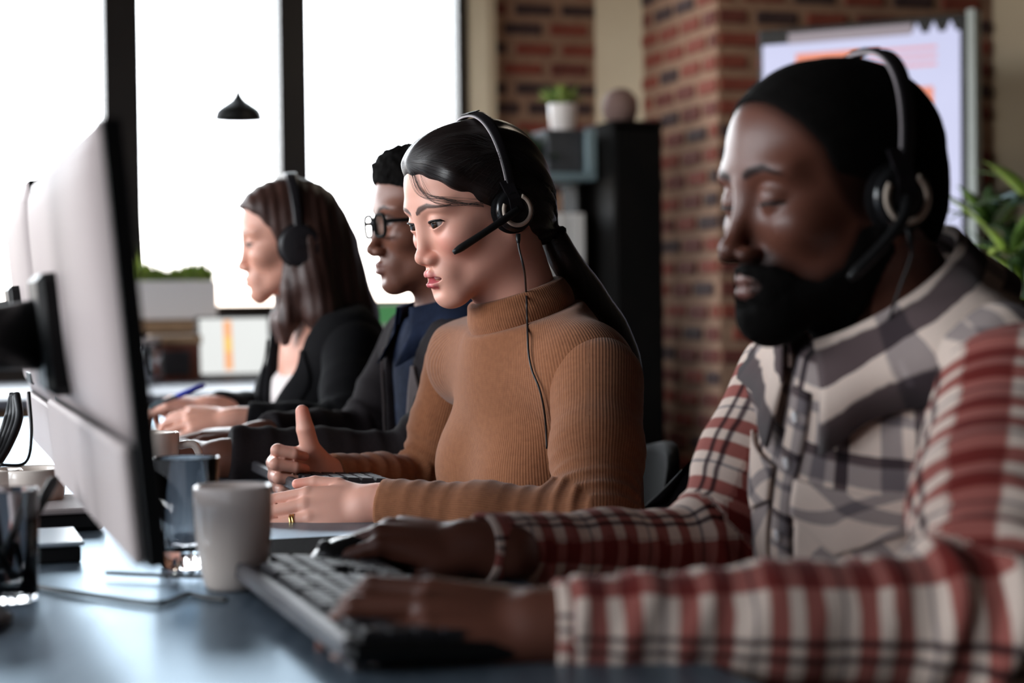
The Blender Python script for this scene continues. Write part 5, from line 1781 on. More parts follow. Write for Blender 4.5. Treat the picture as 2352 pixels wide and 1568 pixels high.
def headset(hd, label, big=False, x0=-1.0, lean=1.6, boom=None, cable=None, top=12.7, side=8.7, ring=True, rs=2.75, cz=-1.4):
    base = hd.w((x0, side, cz - 3))
    hs = empty('headset', base, label, 'headset', 'headsets worn at the table')
    W = hd.w
    nA, hw, th = 48, (1.15 if big else 0.78), (0.55 if big else 0.30)
    G = np.zeros((nA + 1, 5, 3)); T = np.zeros_like(G); edge = []
    for i in range(nA + 1):
        t = -1 + 2 * i / nA
        an = t * math.radians(97)
        sy, sz = math.sin(an), math.cos(an)
        y = side * math.copysign(abs(sy) ** 0.85, sy); z = cz + 1.0 + (top - cz - 1.0) * math.copysign(abs(sz) ** 0.85, sz)
        x = x0 + lean * max(0, (z - cz)) / (top - cz)
        out = unit(np.array([0, sy / side, sz / (top - cz)]))
        wdt = hw * (0.72 + 0.28 * math.cos(an) ** 2)
        for j in range(5):
            G[i, j] = W(np.array([x + wdt * (j - 2) / 2, y, z]) + out * (0.10 if j in (0, 4) else 0.16))
            T[i, j] = hd.R @ (out * th * 0.01 * hd.s)
        edge.append(W(np.array([x + wdt * 1.0, y, z]) + out * (0.05 + th * 0.35)))
    b = MB(); b.grid(G, T); b.obj('headband', M['band_black'], hs, True)
    if not big:
        b = MB(); b.tube(edge, 0.0013 * hd.s, 8); b.obj('band_trim', M['grey_trim'], hs, True)
        mid = MB(); k = nA // 2
        mid.frame_box((G[k, 2] + T[k, 2] * 1.05), hd.R[:, 0], hd.R[:, 1], hd.R[:, 2], 0.0088 * hd.s, 0.011, 0.0007, 0.0004); mid.obj('top_plate', M['dark_grey'], hs)
    for y in (-1, 1):
        c = np.array([x0, y * (side + 0.1), cz])
        axis = np.array([0, y, 0.0])
        Rr = hd.R @ np.column_stack([np.array([1, 0, 0.0]), np.array([0, 0, 1.0]) * -y, axis])
        q = 0.01 * hd.s
        R_ = rs * (1.25 if big else 1.0)
        b = MB(); b.lathe([(R_ * .45 * q, -1.25 * q), (R_ * .95 * q, -1.2 * q), (R_ * 1.08 * q, -0.8 * q), (R_ * 1.08 * q, -0.35 * q), (R_ * .98 * q, -0.05 * q)], W(c), 36, Rr); b.obj('ear_pad', M['fabric_black'], hs, True)
        cu = b = MB(); b.lathe([(R_ * .98 * q, -0.1 * q), (R_ * 1.0 * q, 0.25 * q), (R_ * .93 * q, 0.62 * q), (R_ * .80 * q, 0.80 * q), (0.001 * q, 0.86 * q)], W(c), 36, Rr); cup = b.obj('ear_cup', M['black_gloss'] if not big else M['band_black'], hs, True)
        if ring:
            n = 40; a0, a1 = math.radians(-38), math.radians(235)
            Gr = np.zeros((n + 1, 2, 3))
            for i in range(n + 1):
                an = a0 + (a1 - a0) * i / n
                for j, rr in enumerate((R_ * .60, R_ * .80)):
                    Gr[i, j] = W(c) + Rr @ (np.array([rr * math.cos(an), rr * math.sin(an), 0.86]) * q)
            b = MB(); b.grid(Gr if y > 0 else Gr, np.broadcast_to(Rr[:, 2] * 0.0012, Gr.shape)); b.obj('accent_ring', M['cream_ring'], hs, True)
        b = MB()
        p0 = np.array([x0 + 0.05, y * (side + 0.15), cz + 4.0]); p1 = np.array([x0, y * (side + 1.15), cz + 1.5]); p2 = np.array([x0, y * (side + 1.2), cz - 0.4])
        for A_, B_, wa, wb in ((p0, p1, .85, .8), (p1, p2, .8, .95)):
            G2 = np.array([[W(A_ + np.array([-wa, 0, 0])), W(A_ + np.array([wa, 0, 0]))], [W(B_ + np.array([-wb, 0, 0])), W(B_ + np.array([wb, 0, 0]))]])
            b.grid(G2, np.broadcast_to(hd.R[:, 1] * y * -0.0035, G2.shape))
        b.obj('arm', M['band_black'], hs)
    if boom:
        p = [np.array([x0, side + 1.15, cz]), np.array(boom[0], float), np.array(boom[1], float), np.array(boom[2], float)]
        pts = spline([W(q) for q in p], 10)
        rr = np.interp(np.linspace(0, 1, len(pts)), [0, .25, .6, .92, 1], [0.55, 0.50, 0.45, 0.50, 0.30]) * 0.01 * hd.s
        b = MB(); b.tube(pts, list(rr), 14); b.obj('microphone_boom', M['black_plastic'], hs, True)
    if cable is not None:
        b = MB(); b.tube(cable, 0.0013, 8); b.obj('cable', M['cable'], hs, True)
        b = MB(); b.tube([cable[0] + ZU * 0.004, cable[2], cable[5]], [0.003, 0.0028, 0.0018], 10); b.obj('strain_relief', M['black_plastic'], hs, True)
    return hs


def person_root(J, label):
    return empty('person', (J.H[0], J.H[1], 0.0), label, 'person')


def sphere_region(c, r):
    c = np.asarray(c, f32)
    return lambda P: ((P - c) ** 2).sum(1) < r * r


def any_region(*fs):
    return lambda P: np.logical_or.reduce([f(P) for f in fs])


def arms(F, J, u=0.047, e=0.038, f=0.036, w=0.026):
    for S, E, W in ((J.SL, J.EL, J.WL), (J.SR, J.ER, J.WR)):
        F.cap(S, E, u, e, 0.03).cap(E, E + (W - E) * 0.4, e, f, 0.02).cap(E + (W - E) * 0.4, W, f, w, 0.02)


def collar_strip(root, name, mat, A, axis, front, left, r0, r1, hb, hf, drop, gap_deg, point, F=None, flip=False):
    """folded shirt collar around the neck; A: centre of its base, hb/hf: stand height at back and front"""
    n = 56
    G = np.zeros((n + 1, 5, 3)); ST = []
    for i in range(n + 1):
        ph = math.radians(gap_deg) + (2 * math.pi - 2 * math.radians(gap_deg)) * i / n       # 0 = front
        w = (1 - math.cos(ph)) / 2                                                             # 0 front, 1 back
        d = front * math.cos(ph) + left * math.sin(ph)
        hgt = hf + (hb - hf) * w
        fr_ = math.exp(-((min(ph, 2 * math.pi - ph) - math.radians(gap_deg)) / 0.35) ** 2)     # collar points
        base = A + axis * (-0.012 + 0.0 * w) + front * (0.012 * (1 - w))
        low = hgt - drop - point * fr_
        G[i, 0] = base + d * r0
        G[i, 1] = base + d * (r0 + 0.002) + axis * hgt
        G[i, 2] = base + d * (r0 + 0.008) + axis * (hgt + 0.003)
        G[i, 3] = base + d * (r0 + 0.018) + axis * (hgt * 0.55 + low * 0.45)
        G[i, 4] = base + d * (r1 + 0.012 * fr_) + axis * low + front * 0.012 * fr_
        for j, y in enumerate((0, 0.03, 0.035, 0.055, 0.08)):
            ST.append((y, ph * 0.07, 0) if flip else (ph * 0.07, y, 0))
    if F is not None:                                   # lay the folded leaf on the cloth below
        for r_ in (0, 1, 2, 3, 4):
            Q_ = G[:, r_].copy()
            dr_ = Q_ - (A - axis * 0.04); dr_ /= np.linalg.norm(dr_, axis=1)[:, None]
            lim = 0.002 + 0.0015 * r_
            for _ in range(30):
                ins = F.eval(Q_.astype(f32)) < lim
                if not ins.any(): break
                Q_[ins] += dr_[ins] * 0.003
            G[:, r_] = Q_
    b = MB(); b.grid(G, (G - np.mean(G, axis=(0, 1))) * 0.03)
    o = b.obj(name, mat, root, True)
    st = np.array(ST + ST)
    set_vec(o, st)
    return o


SKIN_W = np.array([0.74, 0.38, 0.29]); SKIN_W4 = np.array([0.64, 0.31, 0.225])
SKIN_M1 = np.array([0.125, 0.045, 0.029]); SKIN_M3 = np.array([0.20, 0.08, 0.052])

# ================================================================== woman in the tan sweater
hd = Head(at(1090, 472, 2.30), 28, 16, 0, 0.955, dict(jaw=4.6, mid_w=5.8, mid_h=7.1, nose_x=10.25, nose_w=1.15, eye_open=0.50, eye_z=-0.02, slant=0.12, lip=1.05, gap=0.42, lip_x=8.9, chin=1.75,
          brow=[(0.9, 1.25), (1.8, 1.7), (3.5, 2.05), (5.9, 1.5)], brow_t=0.40))
J = Joints(N=at(1222, 790, 2.335), SL=at(1378, 880, 2.19), SR=at(1056, 835, 2.58), H=at(1325, 1420, 2.42),
           EL=at(1372, 1215, 2.03), WL=at(868, 1160, 2.10), ER=at(985, 1125, 2.60), WR=at(752, 1092, 2.45))
root = person_root(J, 'person in a tan turtleneck sweater and headset, one thumb raised, in the middle')
BODYW = Field()
hd.face(BODYW)
nk0 = hd.w((-2.2, 0, -5.5))
BODYW.cap(nk0, J.N - J.up * 0.02, 0.050, 0.056, 0.03)
tg = dict(cd=0.100, cw=0.135, bd=0.092, bw=0.120, pd=0.115, pw=0.155, bust=0.95, chest_f=0.0, belly_f=0.012)
torso(BODYW, J, tg, -0.006)
arms(BODYW, J, 0.040, 0.033, 0.032, 0.023)
hL = hand(BODYW, J.WL, (-0.985, -0.02, -0.10), (-0.10, -0.80, 0.58), True, 0.90, [(10, 14, 8), (8, 12, 8), (6, 12, 8), (5, 12, 8)], (2, 0, -2, -5), None, 0.024, 1.12)
hR = hand(BODYW, J.WR, unit(np.array([-0.74, -0.55, 0.16])), (-0.60, 0.78, 0.05), False, 0.90, [(58, 92, 40), (64, 95, 40), (68, 92, 38), (70, 92, 38)], (4, 1, -2, -6),
          [(1.5, 1.7, -0.8), (4.4, 3.8, -1.2), (5.7, 6.4, -1.2), (6.4, 8.9, -0.7)], 0.024, 1.12, (1.55, 1.42, 1.32, 1.0))
face_c = hd.w((5.0, 0, -2.5))
V, T = make(BODYW, 0.0034, [any_region(sphere_region(face_c, 0.115), sphere_region(hL['P'](8, 0, 0), 0.12), sphere_region(hR['P'](7, 1, 0), 0.12)), sphere_region(hd.w((8.0, 0.5, -3)), 0.075)])
body = mesh_obj('body', V, T, M['skin_light'], root, True)
L = hd.loc(V.astype(float))
col = np.tile(SKIN_W, (len(V), 1))
near = ((V - face_c) ** 2).sum(1) < 0.14 ** 2
ck = np.exp(-(((L[:, 0] - 7.2) / 2.6) ** 2 + ((np.abs(L[:, 1]) - 4.2) / 2.0) ** 2 + ((L[:, 2] + 3.6) / 2.0) ** 2)) * near
col *= 1 + ck[:, None] * (np.array([1.02, 0.84, 0.85]) - 1)
ns = np.exp(-(((L[:, 0] - 9.5) / 1.5) ** 2 + (L[:, 1] / 1.8) ** 2 + ((L[:, 2] + 4.2) / 1.0) ** 2)) * near
col *= 1 + ns[:, None] * (np.array([1.0, 0.85, 0.83]) - 1)
lm = (hd.lip_mask(L) * near)[:, None]
col = col * (1 - lm) + np.array([0.60, 0.125, 0.145]) * lm
bm = (hd.brow_mask(L) * near)[:, None] * 0.88
col = col * (1 - bm) + np.array([0.022, 0.012, 0.010]) * bm
for inf in (hL, hR):
    for tp in inf['tips']:
        q = np.clip(1.2 - np.linalg.norm(V - tp, axis=1) / 0.016, 0, 1)[:, None]
        col *= 1 + q * (np.array([1.05, 0.80, 0.78]) - 1)
nail_tint(V, col, (hL, hR), (1.05, 1.2, 1.25), 0.0055)
set_col(body, col)
hd.eyes(root, (1, 0.10, 0.03))
hd.teeth(root)
# lashes and lid line
def lashes(hd, parent, r):
    op, oz, sl = hd.g.get('eye_open', 0.5), hd.g.get('eye_z', 0.0), hd.g.get('slant', 0.12)
    for y in (-1, 1):
        pts = []
        for i in range(13):
            t = i / 12 * 2 - 1
            yy = y * 3.3 + t * 1.5; zz = -0.48 + oz + op * math.sqrt(max(0, 1 - t * t)) + y * t * sl * 1.2
            pts.append(hd.w((6.95 + math.sqrt(max(0.05, 1.52 ** 2 - (yy - y * 3.2) ** 2 - (zz + .5) ** 2)), yy, zz)))
        b = MB(); b.tube(pts, [r * 0.5] + [r] * 11 + [r * 0.5], 6)
        b.obj('eyelash', M['black_plastic'], parent, True)
lashes(hd, root, 0.0013)

# hair: cap swept back to a low ponytail
def hairline(pts, zmin=None):
    zs = np.array([p[0] for p in pts]); xs = np.array([p[1] for p in pts])
    return lambda L: (L[:, 0] - np.interp(L[:, 2], zs, xs))
xh = hairline([(-9.5, -9), (-7.5, -5.0), (-5.5, -3.0), (-4.2, -1.6), (-3.4, 0.8), (-2.6, 2.0), (0, 2.9), (2, 4.1), (3, 5.0), (4, 6.0), (5, 7.0), (6, 7.8), (7, 8.8), (12, 14)])
HW = Field()
hd.skull(HW, 0.45)
hd.E(HW, (-5.5, 0, -1.0), (5.6, 6.6, 6.5), 2.0)
hd.E(HW, (3.0, 1.0, 6.6), (5.2, 5.0, 3.7), 2.0)
hd.E(HW, (5.2, 5.0, 3.4), (2.0, 2.2, 2.6), 1.6)
hd.C(HW, (-8.0, 0, -4.5), (-10.0, 0, -6.8), 3.2, 1.5, 1.8)
def cut(P, hd=hd, xh=xh):
    L = hd.loc(P.astype(float))
    return (xh(L) * 0.0075 * hd.s).astype(f32)
HW.disp(lambda P, hd=hd, xh=xh: (0.0075 * np.clip(1 + xh(hd.loc(P.astype(float))) / 2.2, 0, 1) ** 1.5).astype(f32))
HW.fun(cut, 0.003)
HW.disp(lambda P, hd=hd: (-0.0011 * np.sin(26 * np.arctan2(*((lambda q: (q[:, 1], q[:, 2]))(hd.loc(P.astype(float)) - np.array([-9.6, 0, -6.5])))) + 2.5 * wob(P, 30.0, 5))).astype(f32))
V, Q = make(HW, 0.0026)
hair = mesh_obj('hair', V, Q, M['hair_black'], root, True)
hair_st(hair, hd, V, (-9.8, 0, -6.6), (7, 0, 7))
# ponytail
tie = hd.w((-10.2, 0, -7.0))
PT = Field()
path = spline([hd.w((-9.6, 0, -6.4)), tie, at(1300, 600, 2.36), at(1362, 690, 2.40), at(1420, 770, 2.44), at(1452, 860, 2.47), at(1462, 960, 2.48)], 5)
rr = np.interp(np.linspace(0, 1, len(path)), [0, .12, .2, .45, .75, 1], [0.012, 0.010, 0.016, 0.021, 0.016, 0.004])
PT.chain(path, list(rr), 0.006)
PT.disp(lambda P: (-0.0012 * wob(P, 60, 9)).astype(f32))
V, Q = make(PT, 0.003)
pony = mesh_obj('ponytail', V, Q, M['hair_black'], root, True)
pd_ = unit(path[-1] - path[2]); px_ = unit(np.cross(pd_, ZU)); py_ = np.cross(pd_, px_)
set_vec(pony, np.stack([((V - path[2]) @ px_) * 2.0 + ((V - path[2]) @ py_) * 2.0, (V - path[2]) @ pd_, np.zeros(len(V))], -1))
b = MB()
for k in range(9):
    an = 2 * math.pi * k / 9
    tdir = unit(path[8] - path[3]); ux = unit(np.cross(tdir, ZU)); uy = np.cross(tdir, ux)
    c = tie + (ux * math.cos(an) + uy * math.sin(an)) * 0.0125
    b.lathe([(0.0005, -0.007), (0.0055, -0.0045), (0.0075, 0), (0.0055, 0.0045), (0.0005, 0.007)], c, 10, np.column_stack([ux, uy, tdir]))
b.obj('hair_tie', M['fabric_black'], root, True)
# single strands: swept over the crown, and a loose fringe over the forehead
sb = MB()
for k in range(260):
    z0 = random.uniform(-2.0, 8.6); y0 = random.choice((1, 1, 1, -1))
    x_ = float(np.interp(z0, [-3, 0, 2, 4, 5.5, 6.6, 8.0], [1.8, 2.5, 3.2, 4.4, 5.8, 7.0, 7.4]))
    yy = y0 * (random.uniform(0, 6.6) if z0 > 6.0 else random.uniform(5.0, 7.2))
    s0 = np.array([x_ - random.uniform(0, 3.0), yy, z0]); e0 = np.array([-9.6, random.uniform(-.6, .6), -6.4 + random.uniform(-.6, .6)])
    ln = []
    for t in np.linspace(0, 1, 12):
        p = s0 * (1 - t) + e0 * t
        p = p + np.array([0, y0 * 3.5, 5.5]) * math.sin(math.pi * t) * random.uniform(0.9, 1.1)
        ln.append(hd.w(p))
    ln = stick(HW, ln, random.uniform(-0.0003, 0.0004) if k > 30 else random.uniform(0.0004, 0.002))
    sb.tube(list(ln), [0.0001] + [0.00018] * 10 + [0.0001], 4, False)
for k in range(16):
    f_ = random.random()
    s0 = np.array([7.6, 0.2 + 2.2 * f_ + random.uniform(-.3, .3), 6.6 + random.uniform(-.2, .3)]); m1 = np.array([8.3, 2.0 + 2.0 * f_, 4.6 - 0.9 * random.random()]); m2 = np.array([7.2, 4.6 + 0.8 * f_, 2.9 - 1.2 * random.random()]); e0 = np.array([2.4, 7.4, 1.2 - 1.2 * random.random()])
    ln = stick(BODYW, spline([hd.w(q) for q in (s0, m1, m2, e0)], 6), 0.0016 + 0.0015 * random.random())
    sb.tube(list(ln), 0.0002, 4, False)
tag(sb.obj('loose_strands', M['hair_black'], root, True), kind='stuff')
o = bpy.data.objects['loose_strands']
set_vec(o, np.random.default_rng(3).uniform(0, 1, (len(o.data.vertices), 3)))

# sweater
SW = Field()
torso(SW, J, tg, 0.006)
SW.cap(nk0 * 0.25 + J.N * 0.75, J.N - J.up * 0.03, 0.062, 0.07, 0.05)
SW.disp(lambda P: (-0.0022 * wob(P, 22.0, 21)).astype(f32))
nax = unit(nk0 - J.N)
SW.plane(J.N + nax * 0.036, nax, 0.006).plane(J.H - ZU * 0.06, -ZU, 0.004)
V, Q = make(SW, 0.0045)
sw = mesh_obj('sweater', V, Q, M['tan_knit'], root, True)
torso_st(sw, V, J)
ref = unit(-J.fwd + ZU * 0.1)
spL = sleeve(J.SL + (J.SL - J.SR) * -0.02, J.EL, J.WL, (0.057, 0.052, 0.045, 0.037, 0.030), 0.985, np.array([0.2, 0.9, -0.3]), 0.0055, 2, 0.0, 0.022, 1.5)
spR = sleeve(J.SR, J.ER, J.WR, (0.050, 0.047, 0.043, 0.038, 0.029), 0.985, np.array([0.2, 0.9, -0.3]), 0.0045, 4, 0.0, 0.026, 1.2)
sleeve_obj('sleeve', (*spL, np.array([0.2, 0.9, -0.3])), M['tan_knit'], sw, 0.0036)
sleeve_obj('sleeve', (*spR, np.array([0.2, 0.9, -0.3])), M['tan_knit'], sw, 0.004)
TN = Field()
c0, c1 = J.N - nax * 0.005, J.N + nax * 0.078
TN.cap(c0, c1, 0.0765, 0.0645, 0).plane(c1 - nax * 0.004, nax, 0.006).plane(c0 - nax * 0.005, -nax, 0.006)
TN.disp(lambda P: (-0.0016 * np.sin(((P - c0.astype(f32)) @ nax.astype(f32)) * 150 + 2 * wob(P, 20, 3)) - 0.001 * wob(P, 30, 8)).astype(f32))
V, Q = make(TN, 0.003)
tn = mesh_obj('turtleneck', V, Q, M['tan_knit'], sw, True)
q = V - c0; ux = unit(np.cross(nax, J.left)); uy = np.cross(nax, ux)
set_vec(tn, np.stack([np.arctan2(q @ uy, q @ ux) * 0.066, q @ nax, np.zeros(len(V))], -1))
legs(root, J, M['trousers'])
HDW = hd
cbl = [at(1190, 545, 2.17), at(1192, 570, 2.165), at(1204, 620, 2.17)]
tor = []
for px, py in ((1208, 665), (1210, 700), (1211, 735), (1212, 770), (1214, 810), (1222, 850), (1238, 890), (1248, 930), (1254, 980), (1256, 1030)):
    o_ = at(px, py, 1.9); dv_ = unit(at(px, py, 3.0) - o_)
    hits = [trace(Fd, o_[None].astype(f32), dv_, 0, 0.7, 90)[0] for Fd in (SW, TN, BODYW)]
    hp = min(hits, key=lambda q: np.linalg.norm(q - o_))
    tor.append(hp - dv_ * (0.012 if py < 720 else 0.007))
headset(hd, 'black headset with cream ring and long cable on the woman in the tan sweater', x0=-1.2, lean=-1.7, boom=[(1.6, 9.9, -2.0), (5.4, 9.9, -3.0), (9.2, 9.2, -4.1)], cable=spline(cbl + list(tor), 8), top=11.35, side=8.05)
# ring on the left hand
j0, j1 = hL['joints'][2][0], hL['joints'][2][1]
dr = unit(j1 - j0); ux = unit(np.cross(dr, ZU)); uy = np.cross(dr, ux)
rg = MB()
cR = j0 + dr * 0.020
for dz in (-0.0016, 0.0016):
    rg.lathe([(0.0082, -0.0012), (0.0092, -0.0012), (0.0096, 0.0), (0.0092, 0.0012), (0.0082, 0.0012), (0.0080, 0.0)], cR + dr * dz, 28, np.column_stack([ux, uy, dr]), closed_ends=False)
tag(rg.obj('finger_ring', M['gold'], None, True), 'gold double ring on the left hand of the woman in tan', 'ring')
chair(J.H + unit(np.array([J.fwd[0], J.fwd[1], 0])) * 0.02 + np.array([0.035, 0.0, 0]), J.fwd, 'black chair with rounded back behind the woman in the tan sweater')

# ================================================================== man in the plaid shirt
hd = Head(at(1906, 432, 1.62), 22, 4.5, 0, 1.05, dict(jaw=5.5, nose_x=10.9, nose_w=1.6, eye_open=0.05, eye_z=-0.5, slant=0.05, lip=1.1, gap=0.12, chin=2.0, lip_x=8.75,
          brow=[(1.1, 1.5), (2.0, 1.75), (3.6, 2.0), (5.2, 1.3)], brow_t=0.42))
J = Joints(N=at(2062, 745, 1.650), SL=at(2350, 930, 1.485), SR=at(1825, 885, 1.86), H=at(2140, 1630, 1.74),
           EL=at(2275, 1440, 1.31), WL=at(1290, 1440, 1.28), ER=at(1650, 1275, 1.80), WR=at(1112, 1262, 1.655))
root = person_root(J, 'person in a red and cream plaid shirt with headset typing in the right foreground')
BODYM = Field()
hd.face(BODYM)
nk0 = hd.w((-2.6, 0, -5.5))
BODYM.cap(nk0, J.N - J.up * 0.02, 0.062, 0.070, 0.035)
tg = dict(cd=0.120, cw=0.165, bd=0.115, bw=0.150, pd=0.125, pw=0.17, chest_f=-0.005, belly_f=0.01, crz=0.155, cc=0.58)
torso(BODYM, J, tg, -0.006)
arms(BODYM, J, 0.046, 0.036, 0.032, 0.025)
hL = hand(BODYM, J.WL, (-0.975, 0.06, 0.05), (-0.08, -0.52, 0.85), True, 1.05, [(4, 44, 26), (4, 46, 28), (8, 44, 28), (8, 38, 24)], (9, 1, -6, -15), [(2.0, 1.9, -0.9), (5.0, 3.9, -1.8), (8.0, 4.2, -2.4), (10.3, 3.8, -2.8)], 0.026)
hR = hand(BODYM, J.WR, (-0.965, 0.10, 0.14), (0.05, -0.28, 0.95), False, 1.02, [(26, 34, 16), (28, 34, 16), (30, 34, 18), (30, 34, 18)], (8, 2, -4, -12), [(2.0, 1.9, -0.9), (5.0, 4.0, -2.4), (7.6, 4.6, -3.6), (9.8, 4.2, -4.4)], 0.026)
face_c = hd.w((5.0, 0, -2.5))
V, T = make(BODYM, 0.0040, [any_region(sphere_region(face_c, 0.12), sphere_region(hL['P'](9, 0, 0), 0.12), sphere_region(hR['P'](9, 0, 0), 0.12))])
body = mesh_obj('body', V, T, M['skin_dark'], root, True)
L = hd.loc(V.astype(float))
col = np.tile(SKIN_M1, (len(V), 1))
near = ((V - face_c) ** 2).sum(1) < 0.15 ** 2
lm = (hd.lip_mask(L) * near)[:, None] * 0.8
col = col * (1 - lm) + np.array([0.17, 0.065, 0.055]) * lm
bm = (hd.brow_mask(L) * near)[:, None] * 0.9
col = col * (1 - bm) + np.array([0.008, 0.006, 0.006]) * bm
XH1 = ([-9, -6, -4.5, -3.0, -1, 1, 3, 4.5, 6, 7.4, 8.6, 12], [-8, -4.5, -2.8, 1.0, 2.6, 3.6, 4.3, 5.2, 6.2, 7.0, 8.4, 13])
d1_ = L[:, 0] - np.interp(L[:, 2], *XH1)
zb_ = np.interp(L[:, 0], [-2, 0.4, 1.6, 3.0, 4.6, 5.8, 6.8, 7.6, 8.4, 11], [-6.0, -3.2, -3.8, -6.6, -7.6, -7.2, -6.4, -6.0, -5.75, -5.7])
st_ = np.maximum(np.clip(1 - d1_ / 1.1, 0, 1) * (L[:, 2] > -4), np.clip(1 - (L[:, 2] - zb_) / 1.5, 0, 1) * (L[:, 0] > 0) * (lm[:, 0] < 0.1)) * near
col = col * (1 - 0.8 * st_[:, None]) + np.array([0.006, 0.004, 0.004]) * 0.8 * st_[:, None]
set_col(body, col)
hd.eyes(root, (0.8, 0.05, -0.45))
lashes(hd, root, 0.0015)
# cropped hair and beard
xh = hairline([(-9, -8), (-6, -4.5), (-4.5, -2.8), (-3.0, 1.0), (-1, 2.6), (1, 3.6), (3, 4.3), (4.5, 5.2), (6, 6.2), (7.4, 7.0), (8.6, 8.4), (12, 13)])
HM = Field()
hd.skull(HM, 0.26)
hd.E(HM, (-4.8, 0, -1.5), (5.4, 6.5, 6.0), 2.0)
HM.fun(lambda P, hd=hd, xh=xh: (xh(hd.loc(P.astype(float))) * 0.0075 * hd.s).astype(f32), 0.003)
HM.disp(lambda P: (-0.0007 * wob(P, 260.0, 4)).astype(f32))
V, Q = make(HM, 0.0042)
mesh_obj('hair', V, Q, M['hair_coily'], root, True)
BD = Field()
hd.E(BD, (3.0, 0, -6.0), (8.5, 8.5, 9.0), 0)
def beard(P, hd=hd):
    L = hd.loc(P.astype(float))
    zb = np.interp(L[:, 0], [-2, 0.4, 1.6, 3.0, 4.6, 5.8, 6.8, 7.6, 8.4, 11], [-6.0, -3.2, -3.8, -6.6, -7.6, -7.2, -6.4, -6.0, -5.75, -5.7])
    v = np.maximum(L[:, 2] - zb, (-0.2 - 0.35 * (L[:, 2] + 8)) - L[:, 0])
    lip = (1 - np.sqrt(((L[:, 0] - 9.0) / 2.2) ** 2 + (L[:, 1] / 2.15) ** 2 + ((L[:, 2] + 7.6) / 1.05) ** 2)) * 1.0
    v = np.maximum(v, lip) * 0.0085 * hd.s
    chin = np.exp(-(((L[:, 0] - 6.8) / 2.6) ** 2 + (L[:, 1] / 3.0) ** 2 + ((L[:, 2] + 11.2) / 2.2) ** 2))
    return np.maximum(BODYM.eval(P) - 0.0022 - 0.0085 * chin.astype(f32), v.astype(f32))
BD.fun(beard, 0.002)
BD.disp(lambda P: (-0.0009 * wob(P, 330.0, 14)).astype(f32))
V, Q = make(BD, 0.0034)
mesh_obj('beard', V, Q, M['hair_coily'], root, True)
# shirt
SH = Field()
torso(SH, J, tg, 0.010)
SH.disp(lambda P: (-0.0045 * wob(P, 20.0, 33) - 0.002 * wob(P, 55.0, 34)).astype(f32))
nax = unit(nk0 - J.N)
SH.cap(J.N + nax * 0.0, J.N - J.up * 0.04, 0.072, 0.085, 0.05).plane(J.N + nax * 0.022, nax, 0.006).plane(J.H - ZU * 0.08, -ZU, 0.004)
V, Q = make(SH, 0.005)
sh_ = mesh_obj('shirt', V, Q, M['plaid_front'], root, True)
torso_st(sh_, V, J, 0.16)
rf = np.array([0.25, 0.9, -0.35])
rfl = np.array([0.6, 0.2, -0.75])
spL = sleeve(J.SL - (J.SL - J.SR) * 0.03, J.EL, J.WL, (0.070, 0.068, 0.058, 0.044, 0.033), 0.98, rfl, 0.008, 5, 0.0, 0.042, 1.0)
spR = sleeve(J.SR + (J.SL - J.SR) * 0.03, J.ER, J.WR, (0.066, 0.062, 0.050, 0.038, 0.032), 0.985, rf, 0.008, 6, 0.0, 0.038, 1.2)
for sp, r_ in ((spL, rfl), (spR, rf)):
    so, sF = sleeve_obj('sleeve', (*sp, r_), M['plaid_sleeve'], sh_, 0.0048, 0.055)
    S_, E_, W_ = sp[1]
    d = unit(W_ - E_); c = E_ + (W_ - E_) * 0.975
    b = MB(); ux = unit(np.cross(d, ZU)); uy = np.cross(d, ux)
    b.lathe([(0.028, -0.012), (0.0325, -0.012), (0.0338, 0.0), (0.0335, 0.012), (0.032, 0.0135), (0.0295, 0.012), (0.028, 0.0)], c, 40, np.column_stack([ux, uy, d]), closed_ends=False)
    cu = b.obj('cuff', M['plaid_sleeve'], sh_, True)
    Vc = np.array(b.v); qc = Vc - c
    set_vec(cu, np.stack([np.arctan2(qc @ uy, qc @ ux) * 0.05, qc @ d + 0.02, np.zeros(len(Vc))], -1))
fr_ = unit(J.fwd - nax * np.dot(J.fwd, nax)); lf_ = np.cross(nax, fr_)
collar_strip(sh_, 'collar', M['plaid_collar'], J.N + nax * 0.020, nax, fr_, lf_, 0.076, 0.112, 0.042, 0.030, 0.058, 20, 0.022, SH, True)
# button placket, buttons and pockets
def strip(u, v): return ((u - 0.5) * 0.034, 0.02 + v * (J.len * 0.90 - 0.02))
G, Tk = patch(SH, J, strip, 0.001, 0.003, 4, 40)
b = MB(); b.grid(G, Tk); pk = b.obj('placket', M['plaid_front'], sh_, True)
n_ = len(b.v) // 2
uu, vv = np.meshgrid(np.linspace(0, .034, 5), np.linspace(0, 0.45, 41), indexing='ij'); s1 = np.stack([uu.ravel() + 0.02, vv.ravel(), uu.ravel() * 0], -1)
set_vec(pk, np.concatenate([s1, s1]))
for k, v in enumerate((0.22, 0.42, 0.62, 0.80, 0.93)):
    c = G[2, int(40 * v)] + J.fwd * 0.003
    b = MB(); b.lathe([(0.0001, 0.003), (0.003, 0.0026), (0.0042, 0.003), (0.0055, 0.0022), (0.0055, 0.0004), (0.005, 0)], c, 18, np.column_stack([J.left, J.up, J.fwd])); b.obj('button', M['ceramic_w'], sh_, True)
